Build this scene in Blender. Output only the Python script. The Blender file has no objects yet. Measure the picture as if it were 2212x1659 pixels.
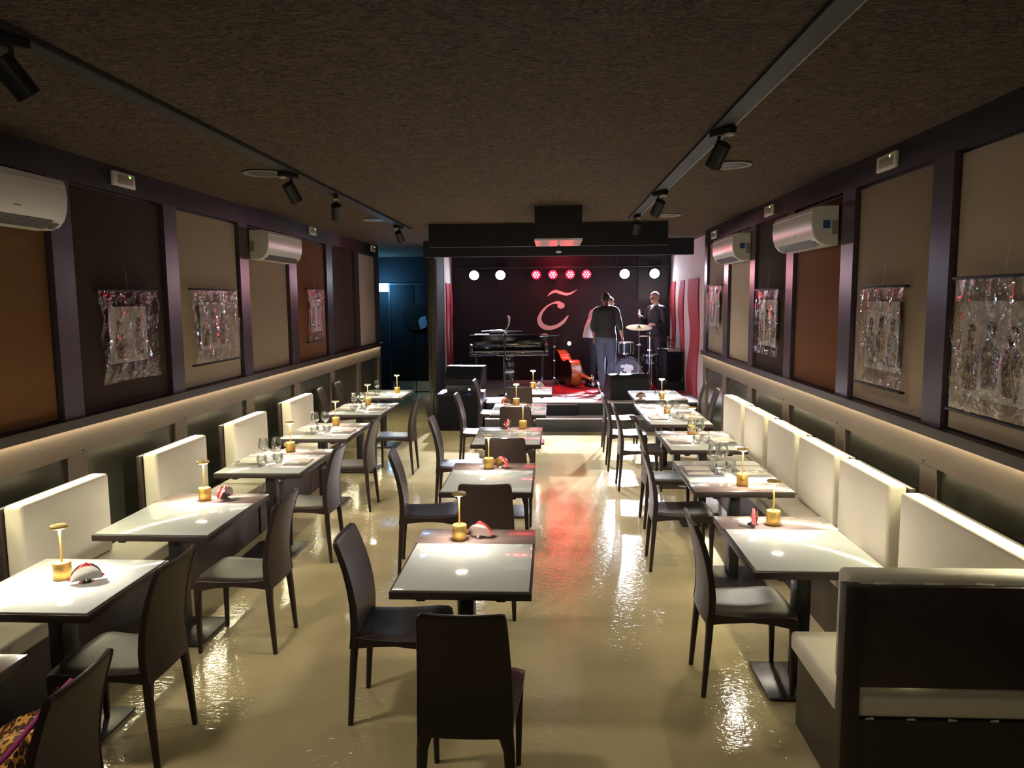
import bpy, bmesh, math, random
from mathutils import Vector, Matrix, Euler, noise as mnoise
random.seed(7)
PI = math.pi
S = bpy.context.scene
COL = S.collection

# ------------------------------------------------------------------ materials
def newmat(name):
    m = bpy.data.materials.new(name); m.use_nodes = True
    nt = m.node_tree; nt.nodes.clear()
    out = nt.nodes.new('ShaderNodeOutputMaterial')
    return m, nt, out
def pr(nt, **k):
    b = nt.nodes.new('ShaderNodeBsdfPrincipled')
    for a, v in k.items():
        n = a.replace('_', ' ')
        if n in b.inputs:
            b.inputs[n].default_value = (*v, 1) if isinstance(v, tuple) and len(v) == 3 else v
    return b
def mat(name, col, rough=.5, var=.12, scale=30., bump=0., bscale=None, stretch=(1,1,1), metal=0., coat=0., spec=.5, sheen=0.):
    m, nt, out = newmat(name)
    b = pr(nt, Roughness=rough, Metallic=metal)
    b.inputs['Coat Weight'].default_value = coat
    b.inputs['Coat Roughness'].default_value = .08
    b.inputs['Specular IOR Level'].default_value = spec
    b.inputs['Sheen Weight'].default_value = sheen
    tc = nt.nodes.new('ShaderNodeTexCoord'); mp = nt.nodes.new('ShaderNodeMapping')
    mp.inputs['Scale'].default_value = stretch
    nt.links.new(tc.outputs['Object'], mp.inputs[0])
    n = nt.nodes.new('ShaderNodeTexNoise'); n.inputs['Scale'].default_value = scale; n.inputs['Detail'].default_value = 4
    nt.links.new(mp.outputs[0], n.inputs['Vector'])
    r = nt.nodes.new('ShaderNodeMix'); r.data_type = 'RGBA'
    r.inputs[6].default_value = (*[c*(1-var) for c in col], 1); r.inputs[7].default_value = (*[min(1, c*(1+var)) for c in col], 1)
    nt.links.new(n.outputs[0], r.inputs[0]); nt.links.new(r.outputs[2], b.inputs['Base Color'])
    if bump:
        n2 = nt.nodes.new('ShaderNodeTexNoise'); n2.inputs['Scale'].default_value = bscale or scale; n2.inputs['Detail'].default_value = 5
        nt.links.new(mp.outputs[0], n2.inputs['Vector'])
        bp = nt.nodes.new('ShaderNodeBump'); bp.inputs['Strength'].default_value = bump; bp.inputs['Distance'].default_value = .01
        nt.links.new(n2.outputs[0], bp.inputs['Height']); nt.links.new(bp.outputs[0], b.inputs['Normal'])
    nt.links.new(b.outputs[0], out.inputs[0])
    return m
def emis(name, col, st):
    m, nt, out = newmat(name)
    e = nt.nodes.new('ShaderNodeEmission'); e.inputs[0].default_value = (*col, 1); e.inputs[1].default_value = st
    nt.links.new(e.outputs[0], out.inputs[0]); return m
def thinglass(name, tint=(.97,.99,.98), rough=.02, base=.06, edge=.75, bump=0., blend=.5):
    m, nt, out = newmat(name)
    t = nt.nodes.new('ShaderNodeBsdfTransparent'); t.inputs[0].default_value = (*tint, 1)
    g = nt.nodes.new('ShaderNodeBsdfGlossy'); g.inputs['Roughness'].default_value = rough
    lw = nt.nodes.new('ShaderNodeLayerWeight'); lw.inputs[0].default_value = blend
    mr = nt.nodes.new('ShaderNodeMapRange'); mr.inputs[3].default_value = base; mr.inputs[4].default_value = edge
    nt.links.new(lw.outputs['Facing'], mr.inputs[0])
    mx = nt.nodes.new('ShaderNodeMixShader')
    nt.links.new(mr.outputs[0], mx.inputs[0]); nt.links.new(t.outputs[0], mx.inputs[1]); nt.links.new(g.outputs[0], mx.inputs[2])
    if bump:
        tc = nt.nodes.new('ShaderNodeTexCoord')
        n2 = nt.nodes.new('ShaderNodeTexNoise'); n2.inputs['Scale'].default_value = 14; n2.inputs['Detail'].default_value = 3
        nt.links.new(tc.outputs['Object'], n2.inputs['Vector'])
        bp = nt.nodes.new('ShaderNodeBump'); bp.inputs['Strength'].default_value = bump; bp.inputs['Distance'].default_value = .03
        nt.links.new(n2.outputs[0], bp.inputs['Height']); nt.links.new(bp.outputs[0], g.inputs['Normal']); nt.links.new(bp.outputs[0], lw.inputs['Normal'])
    nt.links.new(mx.outputs[0], out.inputs[0]); return m

M = {}
M['leather'] = mat('dark_leather', (.034,.023,.020), .33, .15, 60, .10, 220, spec=.22)
M['stitch'] = mat('stitch_leather', (.020,.015,.013), .45)
M['wenge'] = mat('wenge_wood', (.034,.023,.020), .40, .35, 9, .04, 60, (1.5,14,1.5))
M['wenge_post'] = mat('post_wood', (.060,.042,.058), .30, .25, 8, .03, 50, (10,10,.7))
M['strip'] = mat('brown_wood_strip', (.125,.088,.080), .25, .22, 10, 0, None, (1,18,1), coat=.25)
M['header'] = mat('header_black', (.010,.006,.008), .5, .2, 8)
M['oak'] = mat('rail_wood', (.135,.100,.080), .45, .18, 8, .05, 60, (14,1.2,14))
M['wains'] = mat('wainscot_panel', (.070,.070,.050), .26, .12, 7, .03, 40, (8,1.2,8))
M['cream'] = mat('cream_leather', (.66,.61,.49), .48, .05, 6, .08, 160)
M['black'] = mat('black_paint', (.006,.006,.007), .6, .2, 20)
M['blackmetal'] = mat('black_metal', (.02,.02,.022), .38, .2, 30, metal=.3)
M['base'] = mat('base_steel', (.075,.072,.07), .33, .12, 20, metal=.75)
M['chrome'] = mat('chrome', (.75,.75,.76), .12, .05, 20, metal=1)
M['brass'] = mat('brushed_brass', (.72,.47,.13), .33, .12, 90, .05, 200, (1,1,6), metal=.85)
M['glass_top'] = mat('frosted_glass_top', (.58,.61,.58), .04, .04, 3, coat=.5)
M['glassedge'] = mat('glass_edge', (.62,.66,.62), .15)
M['white_plastic'] = mat('white_plastic', (.72,.70,.66), .32, .04, 10)
M['grey_plastic'] = mat('grey_plastic', (.30,.28,.25), .4)
M['darkgrey'] = mat('dark_grey', (.05,.05,.055), .5)
M['matgrey'] = mat('placemat_grey', (.13,.12,.125), .6, .15, 40)
M['matlight'] = mat('placemat_light', (.52,.49,.47), .5, .08, 40)
M['linen'] = mat('linen_napkin', (.40,.35,.30), .85, .15, 120, .2, 200)
M['red'] = mat('red_paper', (.62,.045,.055), .6, .15, 30)
M['steelholder'] = mat('mirror_steel', (.62,.60,.58), .14, .04, 20, metal=1)
M['fabric_beige'] = mat('fabric_beige', (.44,.36,.265), .9, .10, 160, .25, 420)
M['fabric_tan'] = mat('fabric_tan', (.33,.25,.19), .9, .10, 160, .25, 420)
M['fabric_brown'] = mat('fabric_brown', (.038,.021,.013), .9, .12, 160, .25, 420)
M['fabric_rust'] = mat('fabric_rust', (.160,.055,.018), .9, .10, 160, .25, 420)
M['fabric_orange'] = mat('fabric_orange', (.165,.070,.014), .9, .10, 160, .25, 420)
M['speaker'] = mat('speaker_grille', (.006,.006,.009), .8, .3, 300, .4, 600, spec=.15)
M['speakertop'] = mat('speaker_box', (.007,.007,.011), .55, .2, 200, .1, 400, spec=.2)
M['pianoblack'] = mat('piano_lacquer', (.008,.008,.010), .06, .1, 3, coat=1.)
M['ivory'] = mat('ivory_keys', (.22,.21,.19), .3)
M['paper'] = mat('paper', (.62,.60,.56), .7, .06, 12)
M['basswood'] = mat('bass_varnish', (.62,.20,.06), .18, .35, 10, 0, None, (2,8,2), coat=.8)
M['basstop'] = mat('bass_table', (.035,.012,.007), .22, .3, 10, coat=.6)
M['cymbal'] = mat('cymbal_bronze', (.055,.040,.026), .7, .12, 60, .1, 200, spec=0.)
M['drumshell'] = mat('drum_shell', (.018,.018,.03), .15, .2, 5, coat=.8)
M['drumhead'] = mat('drum_head', (.10,.10,.14), .4, .1, 10)
M['drumwhite'] = mat('drum_emblem_white', (.85,.86,.88), .4)
M['stage_wall'] = mat('stage_back_wall', (.012,.007,.011), .75, .25, 3, .1, 30)
M['logo'] = mat('logo_pink', (.98,.86,.86), .6)
M['plaster'] = mat('pale_plaster', (.55,.46,.44), .8, .10, 20, .25, 60)
M['redcloth'] = mat('red_cloth', (.34,.022,.035), .8, .15, 14, .15, 30)
M['stagefloor'] = mat('stage_floor', (.40,.36,.37), .35, .10, 4, .04, 20)
M['redcarpet'] = mat('red_carpet', (.30,.012,.02), .85, .2, 90, .3, 200)
M['bluewall'] = mat('corner_dark_wall', (.010,.011,.016), .85, .2, 3)
M['kick'] = mat('kick_plate_steel', (.50,.49,.44), .3, .12, 6, metal=.6)
M['film'] = thinglass('plastic_film', (.92,.90,.90), .04, .03, .50, 1.)
M['wine'] = thinglass('glass_clear', (.965,.985,.98), .02, .09, .9)
M['skin'] = mat('skin', (.52,.30,.23), .5, .06, 20, .05, 60)
M['skindark'] = mat('skin_tan', (.36,.19,.13), .5, .06, 20, .05, 60)
M['hair'] = mat('dark_hair', (.012,.010,.010), .55, .3, 120, .5, 200)
M['hairgrey'] = mat('grey_hair', (.22,.19,.17), .6, .3, 120, .5, 200)
M['charcoal'] = mat('charcoal_cotton', (.035,.033,.036), .85, .15, 30, .3, 14)
M['jeans'] = mat('blue_denim', (.085,.105,.155), .8, .3, 12, .3, 18)
M['whiteshirt'] = mat('white_cotton', (.62,.58,.60), .8, .05, 30, .3, 12)
M['blackcloth'] = mat('black_cloth', (.012,.013,.018), .85, .15, 30, .3, 14)
M['shoe'] = mat('grey_shoe', (.20,.19,.19), .6)
M['shoeblack'] = mat('black_shoe', (.012,.012,.012), .4)
M['eye'] = mat('eye_dark', (.02,.015,.012), .2)
M['bluesticker'] = mat('blue_label', (.03,.09,.32), .4, .3, 60)
M['greenled'] = emis('green_led', (.45,1,.15), 6)
M['blueled'] = emis('blue_led', (.1,.25,1), 12)
M['lampdisc'] = emis('lamp_led_disc', (1,.93,.78), 360)
M['exitglow'] = emis('exit_panel', (.45,.80,1.), 9)
M['parwhite'] = emis('par_white', (.72,.84,1.), 60)
M['parred'] = emis('par_red', (1.,.001,.004), 26)
M['pardot'] = emis('par_red_hot', (1.,.12,.11), 20)
M['strip_led'] = emis('led_strip', (1.,.66,.38), 3.)
M['smallled'] = emis('small_lamp', (.9,1.,.8), 6)
M['screenwhite'] = mat('box_underside', (.62,.58,.60), .25, .05, 4, metal=.3)
M['curtain'] = mat('dark_curtain', (.030,.024,.018), .55, .2, 20)
M['fold_gleam'] = mat('bronze_fold_gleam', (.035,.025,.014), .5, .3, 60)  # gleam of the curtain folds, put into a colour
M['leafblue'] = mat('pale_blue_panel', (.45,.62,.80), .35)
M['pink'] = mat('magenta_lining', (.42,.03,.22), .6)

def floor_mat():
    m, nt, out = newmat('resin_floor')
    b = pr(nt, Roughness=.16); b.inputs['Coat Weight'].default_value = .3; b.inputs['Coat Roughness'].default_value = .05
    tc = nt.nodes.new('ShaderNodeTexCoord')
    n = nt.nodes.new('ShaderNodeTexNoise'); n.inputs['Scale'].default_value = .9; n.inputs['Detail'].default_value = 8; n.inputs['Roughness'].default_value = .6
    nt.links.new(tc.outputs['Object'], n.inputs['Vector'])
    cr = nt.nodes.new('ShaderNodeValToRGB')
    cr.color_ramp.elements[0].position = .3; cr.color_ramp.elements[0].color = (.38,.315,.165,1)
    cr.color_ramp.elements[1].position = .72; cr.color_ramp.elements[1].color = (.50,.425,.240,1)
    nt.links.new(n.outputs[0], cr.inputs[0]); nt.links.new(cr.outputs[0], b.inputs['Base Color'])
    n3 = nt.nodes.new('ShaderNodeTexNoise'); n3.inputs['Scale'].default_value = 2.2; n3.inputs['Detail'].default_value = 6
    nt.links.new(tc.outputs['Object'], n3.inputs['Vector'])
    mr = nt.nodes.new('ShaderNodeMapRange'); mr.inputs[3].default_value = .06; mr.inputs[4].default_value = .13
    nt.links.new(n3.outputs[0], mr.inputs[0]); nt.links.new(mr.outputs[0], b.inputs['Roughness'])
    n2 = nt.nodes.new('ShaderNodeTexNoise'); mp2 = nt.nodes.new('ShaderNodeMapping'); mp2.inputs['Scale'].default_value = (1,1.6,1); nt.links.new(tc.outputs['Object'], mp2.inputs[0]); n2.inputs['Scale'].default_value = 24; n2.inputs['Detail'].default_value = 2.5; n2.inputs['Distortion'].default_value = 1.0
    nt.links.new(mp2.outputs[0], n2.inputs['Vector'])
    bp = nt.nodes.new('ShaderNodeBump'); bp.inputs['Strength'].default_value = .17; bp.inputs['Distance'].default_value = .012
    nt.links.new(n2.outputs[0], bp.inputs['Height']); nt.links.new(bp.outputs[0], b.inputs['Normal']); nt.links.new(bp.outputs[0], b.inputs['Coat Normal'])
    nt.links.new(b.outputs[0], out.inputs[0]); return m
M['floor'] = floor_mat()
def ceil_mat():
    m, nt, out = newmat('fibre_ceiling')
    b = pr(nt, Roughness=.9)
    tc = nt.nodes.new('ShaderNodeTexCoord'); mp = nt.nodes.new('ShaderNodeMapping'); mp.inputs['Scale'].default_value = (1,2.2,1)
    nt.links.new(tc.outputs['Object'], mp.inputs[0])
    n = nt.nodes.new('ShaderNodeTexNoise'); n.inputs['Scale'].default_value = 15; n.inputs['Detail'].default_value = 9; n.inputs['Roughness'].default_value = .66; n.inputs['Distortion'].default_value = 2.4
    nt.links.new(mp.outputs[0], n.inputs['Vector'])
    cr = nt.nodes.new('ShaderNodeValToRGB')
    cr.color_ramp.elements[0].position = .38; cr.color_ramp.elements[0].color = (.008,.0065,.003,1)
    cr.color_ramp.elements[1].position = .64; cr.color_ramp.elements[1].color = (.215,.132,.070,1)
    nt.links.new(n.outputs[0], cr.inputs[0])
    # panel seams every 2 m / 1.2 m
    sx = nt.nodes.new('ShaderNodeSeparateXYZ'); nt.links.new(tc.outputs['Object'], sx.inputs[0])
    prev = cr.outputs[0]
    for ax, per in ((0,1.25),(1,2.5)):
        md = nt.nodes.new('ShaderNodeMath'); md.operation = 'PINGPONG'; md.inputs[1].default_value = per/2
        nt.links.new(sx.outputs[ax], md.inputs[0])
        lt = nt.nodes.new('ShaderNodeMath'); lt.operation = 'LESS_THAN'; lt.inputs[1].default_value = .0022
        nt.links.new(md.outputs[0], lt.inputs[0])
        mx = nt.nodes.new('ShaderNodeMix'); mx.data_type = 'RGBA'; mx.inputs[7].default_value = (.05,.032,.018,1)
        nt.links.new(lt.outputs[0], mx.inputs[0]); nt.links.new(prev, mx.inputs[6]); prev = mx.outputs[2]
    nt.links.new(prev, b.inputs['Base Color'])
    bp = nt.nodes.new('ShaderNodeBump'); bp.inputs['Strength'].default_value = 1.; bp.inputs['Distance'].default_value = .03
    nt.links.new(n.outputs[0], bp.inputs['Height']); nt.links.new(bp.outputs[0], b.inputs['Normal'])
    nt.links.new(b.outputs[0], out.inputs[0]); return m
M['ceiling'] = ceil_mat()
def leopard_mat():
    m, nt, out = newmat('leopard_print')
    b = pr(nt, Roughness=.8)
    tc = nt.nodes.new('ShaderNodeTexCoord')
    v = nt.nodes.new('ShaderNodeTexVoronoi'); v.inputs['Scale'].default_value = 46; v.inputs['Randomness'].default_value = .9
    nt.links.new(tc.outputs['Object'], v.inputs['Vector'])
    cr = nt.nodes.new('ShaderNodeValToRGB'); e = cr.color_ramp.elements
    e[0].position = .0; e[0].color = (.20,.05,.008,1)
    e[1].position = .28; e[1].color = (.22,.055,.008,1)
    a = e.new(.34); a.color = (.018,.006,.003,1)
    a = e.new(.50); a.color = (.018,.006,.003,1)
    a = e.new(.56); a.color = (.75,.36,.06,1)
    a = e.new(1.); a.color = (.85,.45,.09,1)
    nt.links.new(v.outputs['Distance'], cr.inputs[0]); nt.links.new(cr.outputs[0], b.inputs['Base Color'])
    nt.links.new(b.outputs[0], out.inputs[0]); return m
M['leopard'] = leopard_mat()

# ------------------------------------------------------------------ geometry
class G:
    def __init__(s): s.bm = bmesh.new(); s.mi = 0
    def _mark(s, faces):
        for f in faces: f.material_index = s.mi
    def quadmesh(s, verts, faces):
        vs = [s.bm.verts.new(v) for v in verts]
        fs = []
        for f in faces:
            try: fs.append(s.bm.faces.new([vs[i] for i in f]))
            except ValueError: pass
        s._mark(fs); return s
    def box(s, c, d, rot=None, bev=0., seg=2):
        r = bmesh.ops.create_cube(s.bm, size=1)
        vs = r['verts']
        mt = Matrix.Translation(c) @ (Euler(rot).to_matrix().to_4x4() if rot else Matrix()) @ Matrix.Diagonal((*d, 1))
        bmesh.ops.transform(s.bm, matrix=mt, verts=vs)
        fs = list({f for v in vs for f in v.link_faces})
        s._mark(fs)
        if bev:
            es = list({e for v in vs for e in v.link_edges})
            r = bmesh.ops.bevel(s.bm, geom=es, offset=bev, segments=seg, profile=.5, affect='EDGES')
            s._mark(r['faces'])
        return s
    def bb(s, x0, x1, y0, y1, z0, z1, bev=0., seg=2):
        return s.box(((x0+x1)/2,(y0+y1)/2,(z0+z1)/2), (abs(x1-x0),abs(y1-y0),abs(z1-z0)), None, bev, seg)
    def tube(s, pts, rad, n=12, cap=True, up=None):
        pts = [Vector(p) for p in pts]
        if not isinstance(rad, (list, tuple)): rad = [rad]*len(pts)
        rad = [r if isinstance(r, (list, tuple)) else (r, r) for r in rad]
        rings = []; x = None
        for i, p in enumerate(pts):
            t = (pts[min(i+1, len(pts)-1)] - pts[max(i-1, 0)]).normalized()
            if x is None:
                u = Vector(up) if up else (Vector((1,0,0)) if abs(t.x) < .8 else Vector((0,1,0)))
                x = (u - t*u.dot(t)).normalized()
            else: x = (x - t*x.dot(t)).normalized()
            y = t.cross(x)
            rings.append([s.bm.verts.new(p + x*math.cos(a)*rad[i][0] + y*math.sin(a)*rad[i][1]) for a in [2*PI*k/n for k in range(n)]])
        fs = []
        for a, b in zip(rings, rings[1:]):
            for k in range(n): fs.append(s.bm.faces.new((a[k], a[(k+1) % n], b[(k+1) % n], b[k])))
        if cap:
            fs.append(s.bm.faces.new(rings[0][::-1])); fs.append(s.bm.faces.new(rings[-1]))
        s._mark(fs); return s
    def lathe(s, prof, c=(0,0,0), n=24, cap=True):
        rings = [[s.bm.verts.new((c[0]+r*math.cos(2*PI*k/n), c[1]+r*math.sin(2*PI*k/n), c[2]+z)) for k in range(n)] for r, z in prof]
        fs = []
        for a, b in zip(rings, rings[1:]):
            for k in range(n): fs.append(s.bm.faces.new((a[k], a[(k+1) % n], b[(k+1) % n], b[k])))
        if cap:
            if prof[0][0] > 1e-5: fs.append(s.bm.faces.new(rings[0][::-1]))
            if prof[-1][0] > 1e-5: fs.append(s.bm.faces.new(rings[-1]))
        s._mark(fs); return s
    def ell(s, c, r, n=20, rot=None):
        q = bmesh.ops.create_uvsphere(s.bm, u_segments=n, v_segments=max(8, n//2), radius=1)
        mt = Matrix.Translation(c) @ (Euler(rot).to_matrix().to_4x4() if rot else Matrix()) @ Matrix.Diagonal((*r, 1))
        bmesh.ops.transform(s.bm, matrix=mt, verts=q['verts'])
        s._mark({f for v in q['verts'] for f in v.link_faces}); return s
    def prism(s, poly, mtx, depth):
        # poly in local xy, extruded along local z, placed by mtx
        a = [s.bm.verts.new(mtx @ Vector((p[0], p[1], 0))) for p in poly]
        b = [s.bm.verts.new(mtx @ Vector((p[0], p[1], depth))) for p in poly]
        n = len(poly); fs = []
        for k in range(n): fs.append(s.bm.faces.new((a[k], a[(k+1) % n], b[(k+1) % n], b[k])))
        fs.append(s.bm.faces.new(a[::-1])); fs.append(s.bm.faces.new(b))
        s._mark(fs); return s
    def ribbon(s, pts, wid, mtx, depth):
        # variable width stroke in local xy, extruded
        L, R = [], []
        for i, p in enumerate(pts):
            p = Vector(p); t = (Vector(pts[min(i+1, len(pts)-1)]) - Vector(pts[max(i-1, 0)])).normalized()
            nn = Vector((-t.y, t.x)); L.append(p+nn*wid[i]/2); R.append(p-nn*wid[i]/2)
        rows = []
        for l, r in zip(L, R):
            rows.append([s.bm.verts.new(mtx @ Vector((q.x, q.y, d))) for q, d in ((l,0),(r,0),(r,depth),(l,depth))])
        fs = []
        for a, b in zip(rows, rows[1:]):
            for k in range(4): fs.append(s.bm.faces.new((a[k], a[(k+1) % 4], b[(k+1) % 4], b[k])))
        fs.append(s.bm.faces.new(rows[0][::-1])); fs.append(s.bm.faces.new(rows[-1]))
        s._mark(fs); return s
def spline(pts, sub=6):
    P = [Vector(p) for p in pts]; out = []
    for i in range(len(P)-1):
        p0 = P[max(i-1,0)]; p1 = P[i]; p2 = P[i+1]; p3 = P[min(i+2,len(P)-1)]
        for k in range(sub):
            t = k/sub
            out.append(.5*((2*p1)+(p2-p0)*t+(2*p0-5*p1+4*p2-p3)*t*t+(3*p1-p0-3*p2+p3)*t**3))
    out.append(P[-1]); return out
def lerpl(v, sub=6):
    o = []
    for i in range(len(v)-1):
        for k in range(sub): 
            t = k/sub
            o.append(tuple(a+(b-a)*t for a, b in zip(v[i], v[i+1])) if isinstance(v[i], (tuple, list)) else v[i]+(v[i+1]-v[i])*t)
    o.append(v[-1]); return o

def obj(name, g, m, parent=None, smooth=True, loc=None, ang=35):
    me = bpy.data.meshes.new(name)
    bmesh.ops.recalc_face_normals(g.bm, faces=g.bm.faces[:])
    g.bm.to_mesh(me); g.bm.free()
    for mm in (m if isinstance(m, (list, tuple)) else [m]): me.materials.append(M[mm] if isinstance(mm, str) else mm)
    if smooth:
        me.polygons.foreach_set('use_smooth', [True]*len(me.polygons))
        try: me.set_sharp_from_angle(angle=math.radians(ang))
        except Exception: pass
    o = bpy.data.objects.new(name, me); COL.objects.link(o)
    if parent: o.parent = parent
    if loc: o.location = loc
    return o
def thing(name, label, cat, loc=(0,0,0), rotz=0, group=None):
    o = bpy.data.objects.new(name, None); COL.objects.link(o)
    o.empty_display_size = .1
    o.location = loc; o.rotation_euler = (0, 0, rotz)
    o['label'] = label; o['category'] = cat
    if group: o['group'] = group
    return o
def tag(o, label, cat, group=None):
    o['label'] = label; o['category'] = cat
    if group: o['group'] = group
    return o
def struct(name, g, m, parent=None, smooth=True, label=None):
    o = obj(name, g, m, parent, smooth)
    if not parent: o['kind'] = 'structure'
    if label: o['label'] = label
    return o
def dup(root, loc, rotz, label, group=None):
    def cp(o, par):
        c = o.copy(); COL.objects.link(c)
        if par: c.parent = par
        for ch in o.children: cp(ch, c)
        return c
    r = cp(root, None)
    r.location = loc; r.rotation_euler = (0, 0, rotz); r['label'] = label
    if group: r['group'] = group
    return r
FIRST = {}
def place(key, maker, loc, rotz, label, group):
    """first use moves the prototype itself, later uses copy it"""
    if key not in FIRST:
        FIRST[key] = maker(); r = FIRST[key]
        r.location = loc; r.rotation_euler = (0,0,rotz); r['label'] = label
        if group: r['group'] = group
        return r
    return dup(FIRST[key], loc, rotz, label, group)

# ------------------------------------------------------------------ room
XL, XR, ZC = -3.22, 2.28, 3.10
LEDGE = 1.285
YL_END, YR_END = 13.8, 11.38
g = G(); g.bb(-5.2, 2.6, -2.6, 17.25, -.05, 0); struct('floor', g, 'floor', smooth=False)
g = G(); g.bb(-5.2, 2.6, -2.6, 17.25, ZC, ZC+.05); struct('ceiling', g, 'ceiling', smooth=False)
STRIP_W = 6.5
TRACK_FILL_W = 56
def side_wall(side):
    sgn = -1 if side == 'left' else 1
    X = XL if side == 'left' else XR
    yend = YL_END if side == 'left' else YR_END
    y0 = -2.55
    g = G(); g.bb(X+sgn*.03, X+sgn*.13, y0, yend, 0, ZC); w = struct('wall_'+side, g, 'header', smooth=False)
    def part(n, x_in, x_out, a, b, z0, z1, m, label=None, bev=0):
        g = G(); g.bb(X-sgn*x_in, X+sgn*x_out, a, b, z0, z1, bev)
        return struct(n, g, m, w, smooth=bool(bev), label=label)
    if side == 'left':
        posts = [(.1,.31),(1.62,1.83),(3.15,3.36),(4.70,4.91),(6.12,6.33),(7.61,7.83),(9.05,9.32),(10.58,10.86),(12.10,12.36),(13.58,13.80)]
        cols = ['fabric_beige','fabric_tan','fabric_orange','fabric_brown','fabric_beige','fabric_tan','fabric_rust','fabric_brown','fabric_beige']
    else:
        posts = [(-.9,-.68),(.55,.77),(1.9,2.12),(3.16,3.38),(4.45,4.68),(5.84,6.08),(7.25,7.46),(8.59,8.80),(9.86,10.10),(11.20,11.38)]
        cols = ['fabric_beige','fabric_brown','fabric_tan','fabric_beige','fabric_tan','fabric_rust','fabric_brown','fabric_beige','fabric_tan']
        cols = ['fabric_beige','fabric_brown','fabric_beige','fabric_beige','fabric_tan','fabric_rust','fabric_brown','fabric_beige','fabric_tan']
    part('header', .02, .04, y0, yend, 2.91, ZC, 'header')
    for a, b in posts:
        part('post', .02, .04, a, b, 1.33, 2.91, 'wenge_post')
    nm = {'fabric_beige':'beige fabric panel','fabric_tan':'tan fabric panel','fabric_brown':'dark brown fabric panel','fabric_rust':'rust-coloured fabric panel','fabric_orange':'orange-brown fabric panel'}
    for (p0, p1), c in zip(zip(posts, posts[1:]), cols):
        part('fabric_panel', -.015, .04, p0[1]+.018, p1[0]-.018, 1.345, 2.895, c, nm[c], .006)
    # ledge cap, lip and light strip
    part('ledge', .06, .04, y0, yend, LEDGE+.012, 1.335, 'wenge', 'dark projecting ledge')
    part('ledge_lip', .058, -.040, y0, yend, LEDGE-.012, LEDGE+.012, 'wenge')
    part('light_strip', .036, -.020, 2.35, yend-.03, LEDGE-.001, LEDGE+.006, 'strip_led', 'warm LED strip under the ledge')
    part('rail', .015, .04, y0, yend, 1.085, LEDGE+.01, 'oak', 'light wood rail lit from above')
    for a, b in posts:
        c = (a+b)/2
        part('stile', .015, .04, c-.10, c+.10, 0, 1.083, 'oak')
    for (p0, p1) in zip(posts, posts[1:]):
        part('wainscot_panel', -.012, .04, (p0[0]+p0[1])/2+.104, (p1[0]+p1[1])/2-.104, 0.0, 1.082, 'wains')
    for a, b in posts:
        c = (a+b)/2+ .10
        g = G(); g.tube([(X-sgn*.019, c-.04, 1.108), (X-sgn*.012, c-.04, 1.108)], [.009,.012], 12)
        struct('cable_socket', g, 'black', w)
    # strip lights are real area lamps under the lip
    ld = bpy.data.lights.new('ledge_light', 'AREA'); ld.shape = 'RECTANGLE'; ld.size = .012; ld.size_y = yend-2.95
    ld.energy = STRIP_W*(yend-2.95); ld.color = (1., .92, .58)
    lo = bpy.data.objects.new('ledge_light_'+side, ld); COL.objects.link(lo)
    lo.location = (X-sgn*.0255, (yend+2.92)/2, LEDGE-.004)
    lo.rotation_euler = (0, sgn*math.radians(58), 0)
    return w
wl = side_wall('left'); wr = side_wall('right')

# walls behind the camera, the door recess and the stage box
g = G(); g.bb(-5.2, 2.6, -2.65, -2.55, 0, ZC); struct('wall_back', g, 'fabric_brown', smooth=False)
g = G(); g.bb(-5.2, -2.12, 17.15, 17.25, 0, ZC); struct('wall_far_left', g, 'bluewall', smooth=False)
g = G(); g.bb(-5.25, -5.15, 13.8, 17.2, 0, ZC); g.bb(-5.2, -3.36, 13.72, 13.80, 0, ZC); struct('wall_recess', g, 'bluewall', smooth=False)
# stage box walls
g = G(); g.bb(-2.1, 2.42, 15.6, 15.7, 0, ZC); swb = struct('wall_stage_back', g, 'stage_wall', smooth=False)
g = G(); g.bb(-2.2, -2.1, 13.4, 17.15, 0, ZC); sl = struct('wall_stage_left', g, 'bluewall', smooth=False)
g = G(); g.bb(2.42, 2.52, 11.38, 15.7, 0, ZC); sr = struct('wall_stage_right', g, 'plaster', smooth=False)
g = G(); g.bb(-2.1, -2.085, 14.5, 15.6, .43, 3.05); struct('plaster_panel', g, 'plaster', sl, smooth=False)
def wavy_strip(x, y0, y1, z0, z1, amp, ph, sgn, parent):
    g = G(); n = 26; vs = []; 
    for i in range(n+1):
        z = z0+(z1-z0)*i/n; t = i/n
        d = amp*math.sin(2*PI*(t*1.35)+ph)
        a, b = y0+d+.02*math.sin(5*t+ph), y1+d+.02*math.sin(7*t+ph+1)
        wv = .012*math.sin(9*t+ph)
        vs += [(x,a,z),(x,b,z),(x-sgn*(.02+wv),b,z),(x-sgn*(.02+wv*.5),a,z)]
    fs = []
    for i in range(n):
        for k in range(4): fs.append((4*i+k, 4*i+(k+1)%4, 4*i+4+(k+1)%4, 4*i+4+k))
    fs += [(0,3,2,1), (4*n, 4*n+1, 4*n+2, 4*n+3)]
    g.quadmesh(vs, fs); return struct('red_strip', g, 'redcloth', parent)
for a, b, ph in ((12.55,13.42,0.3),(13.98,14.42,1.4),(14.95,15.42,.5)):
    wavy_strip(2.42, a, b, .45, 2.44, .07, ph, 1, sr)
for a, b, ph in ((14.62,14.92,.3),(15.14,15.46,1.0)):
    wavy_strip(-2.085, a, b, .45, 2.44, .05, ph, -1, sl)
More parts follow.
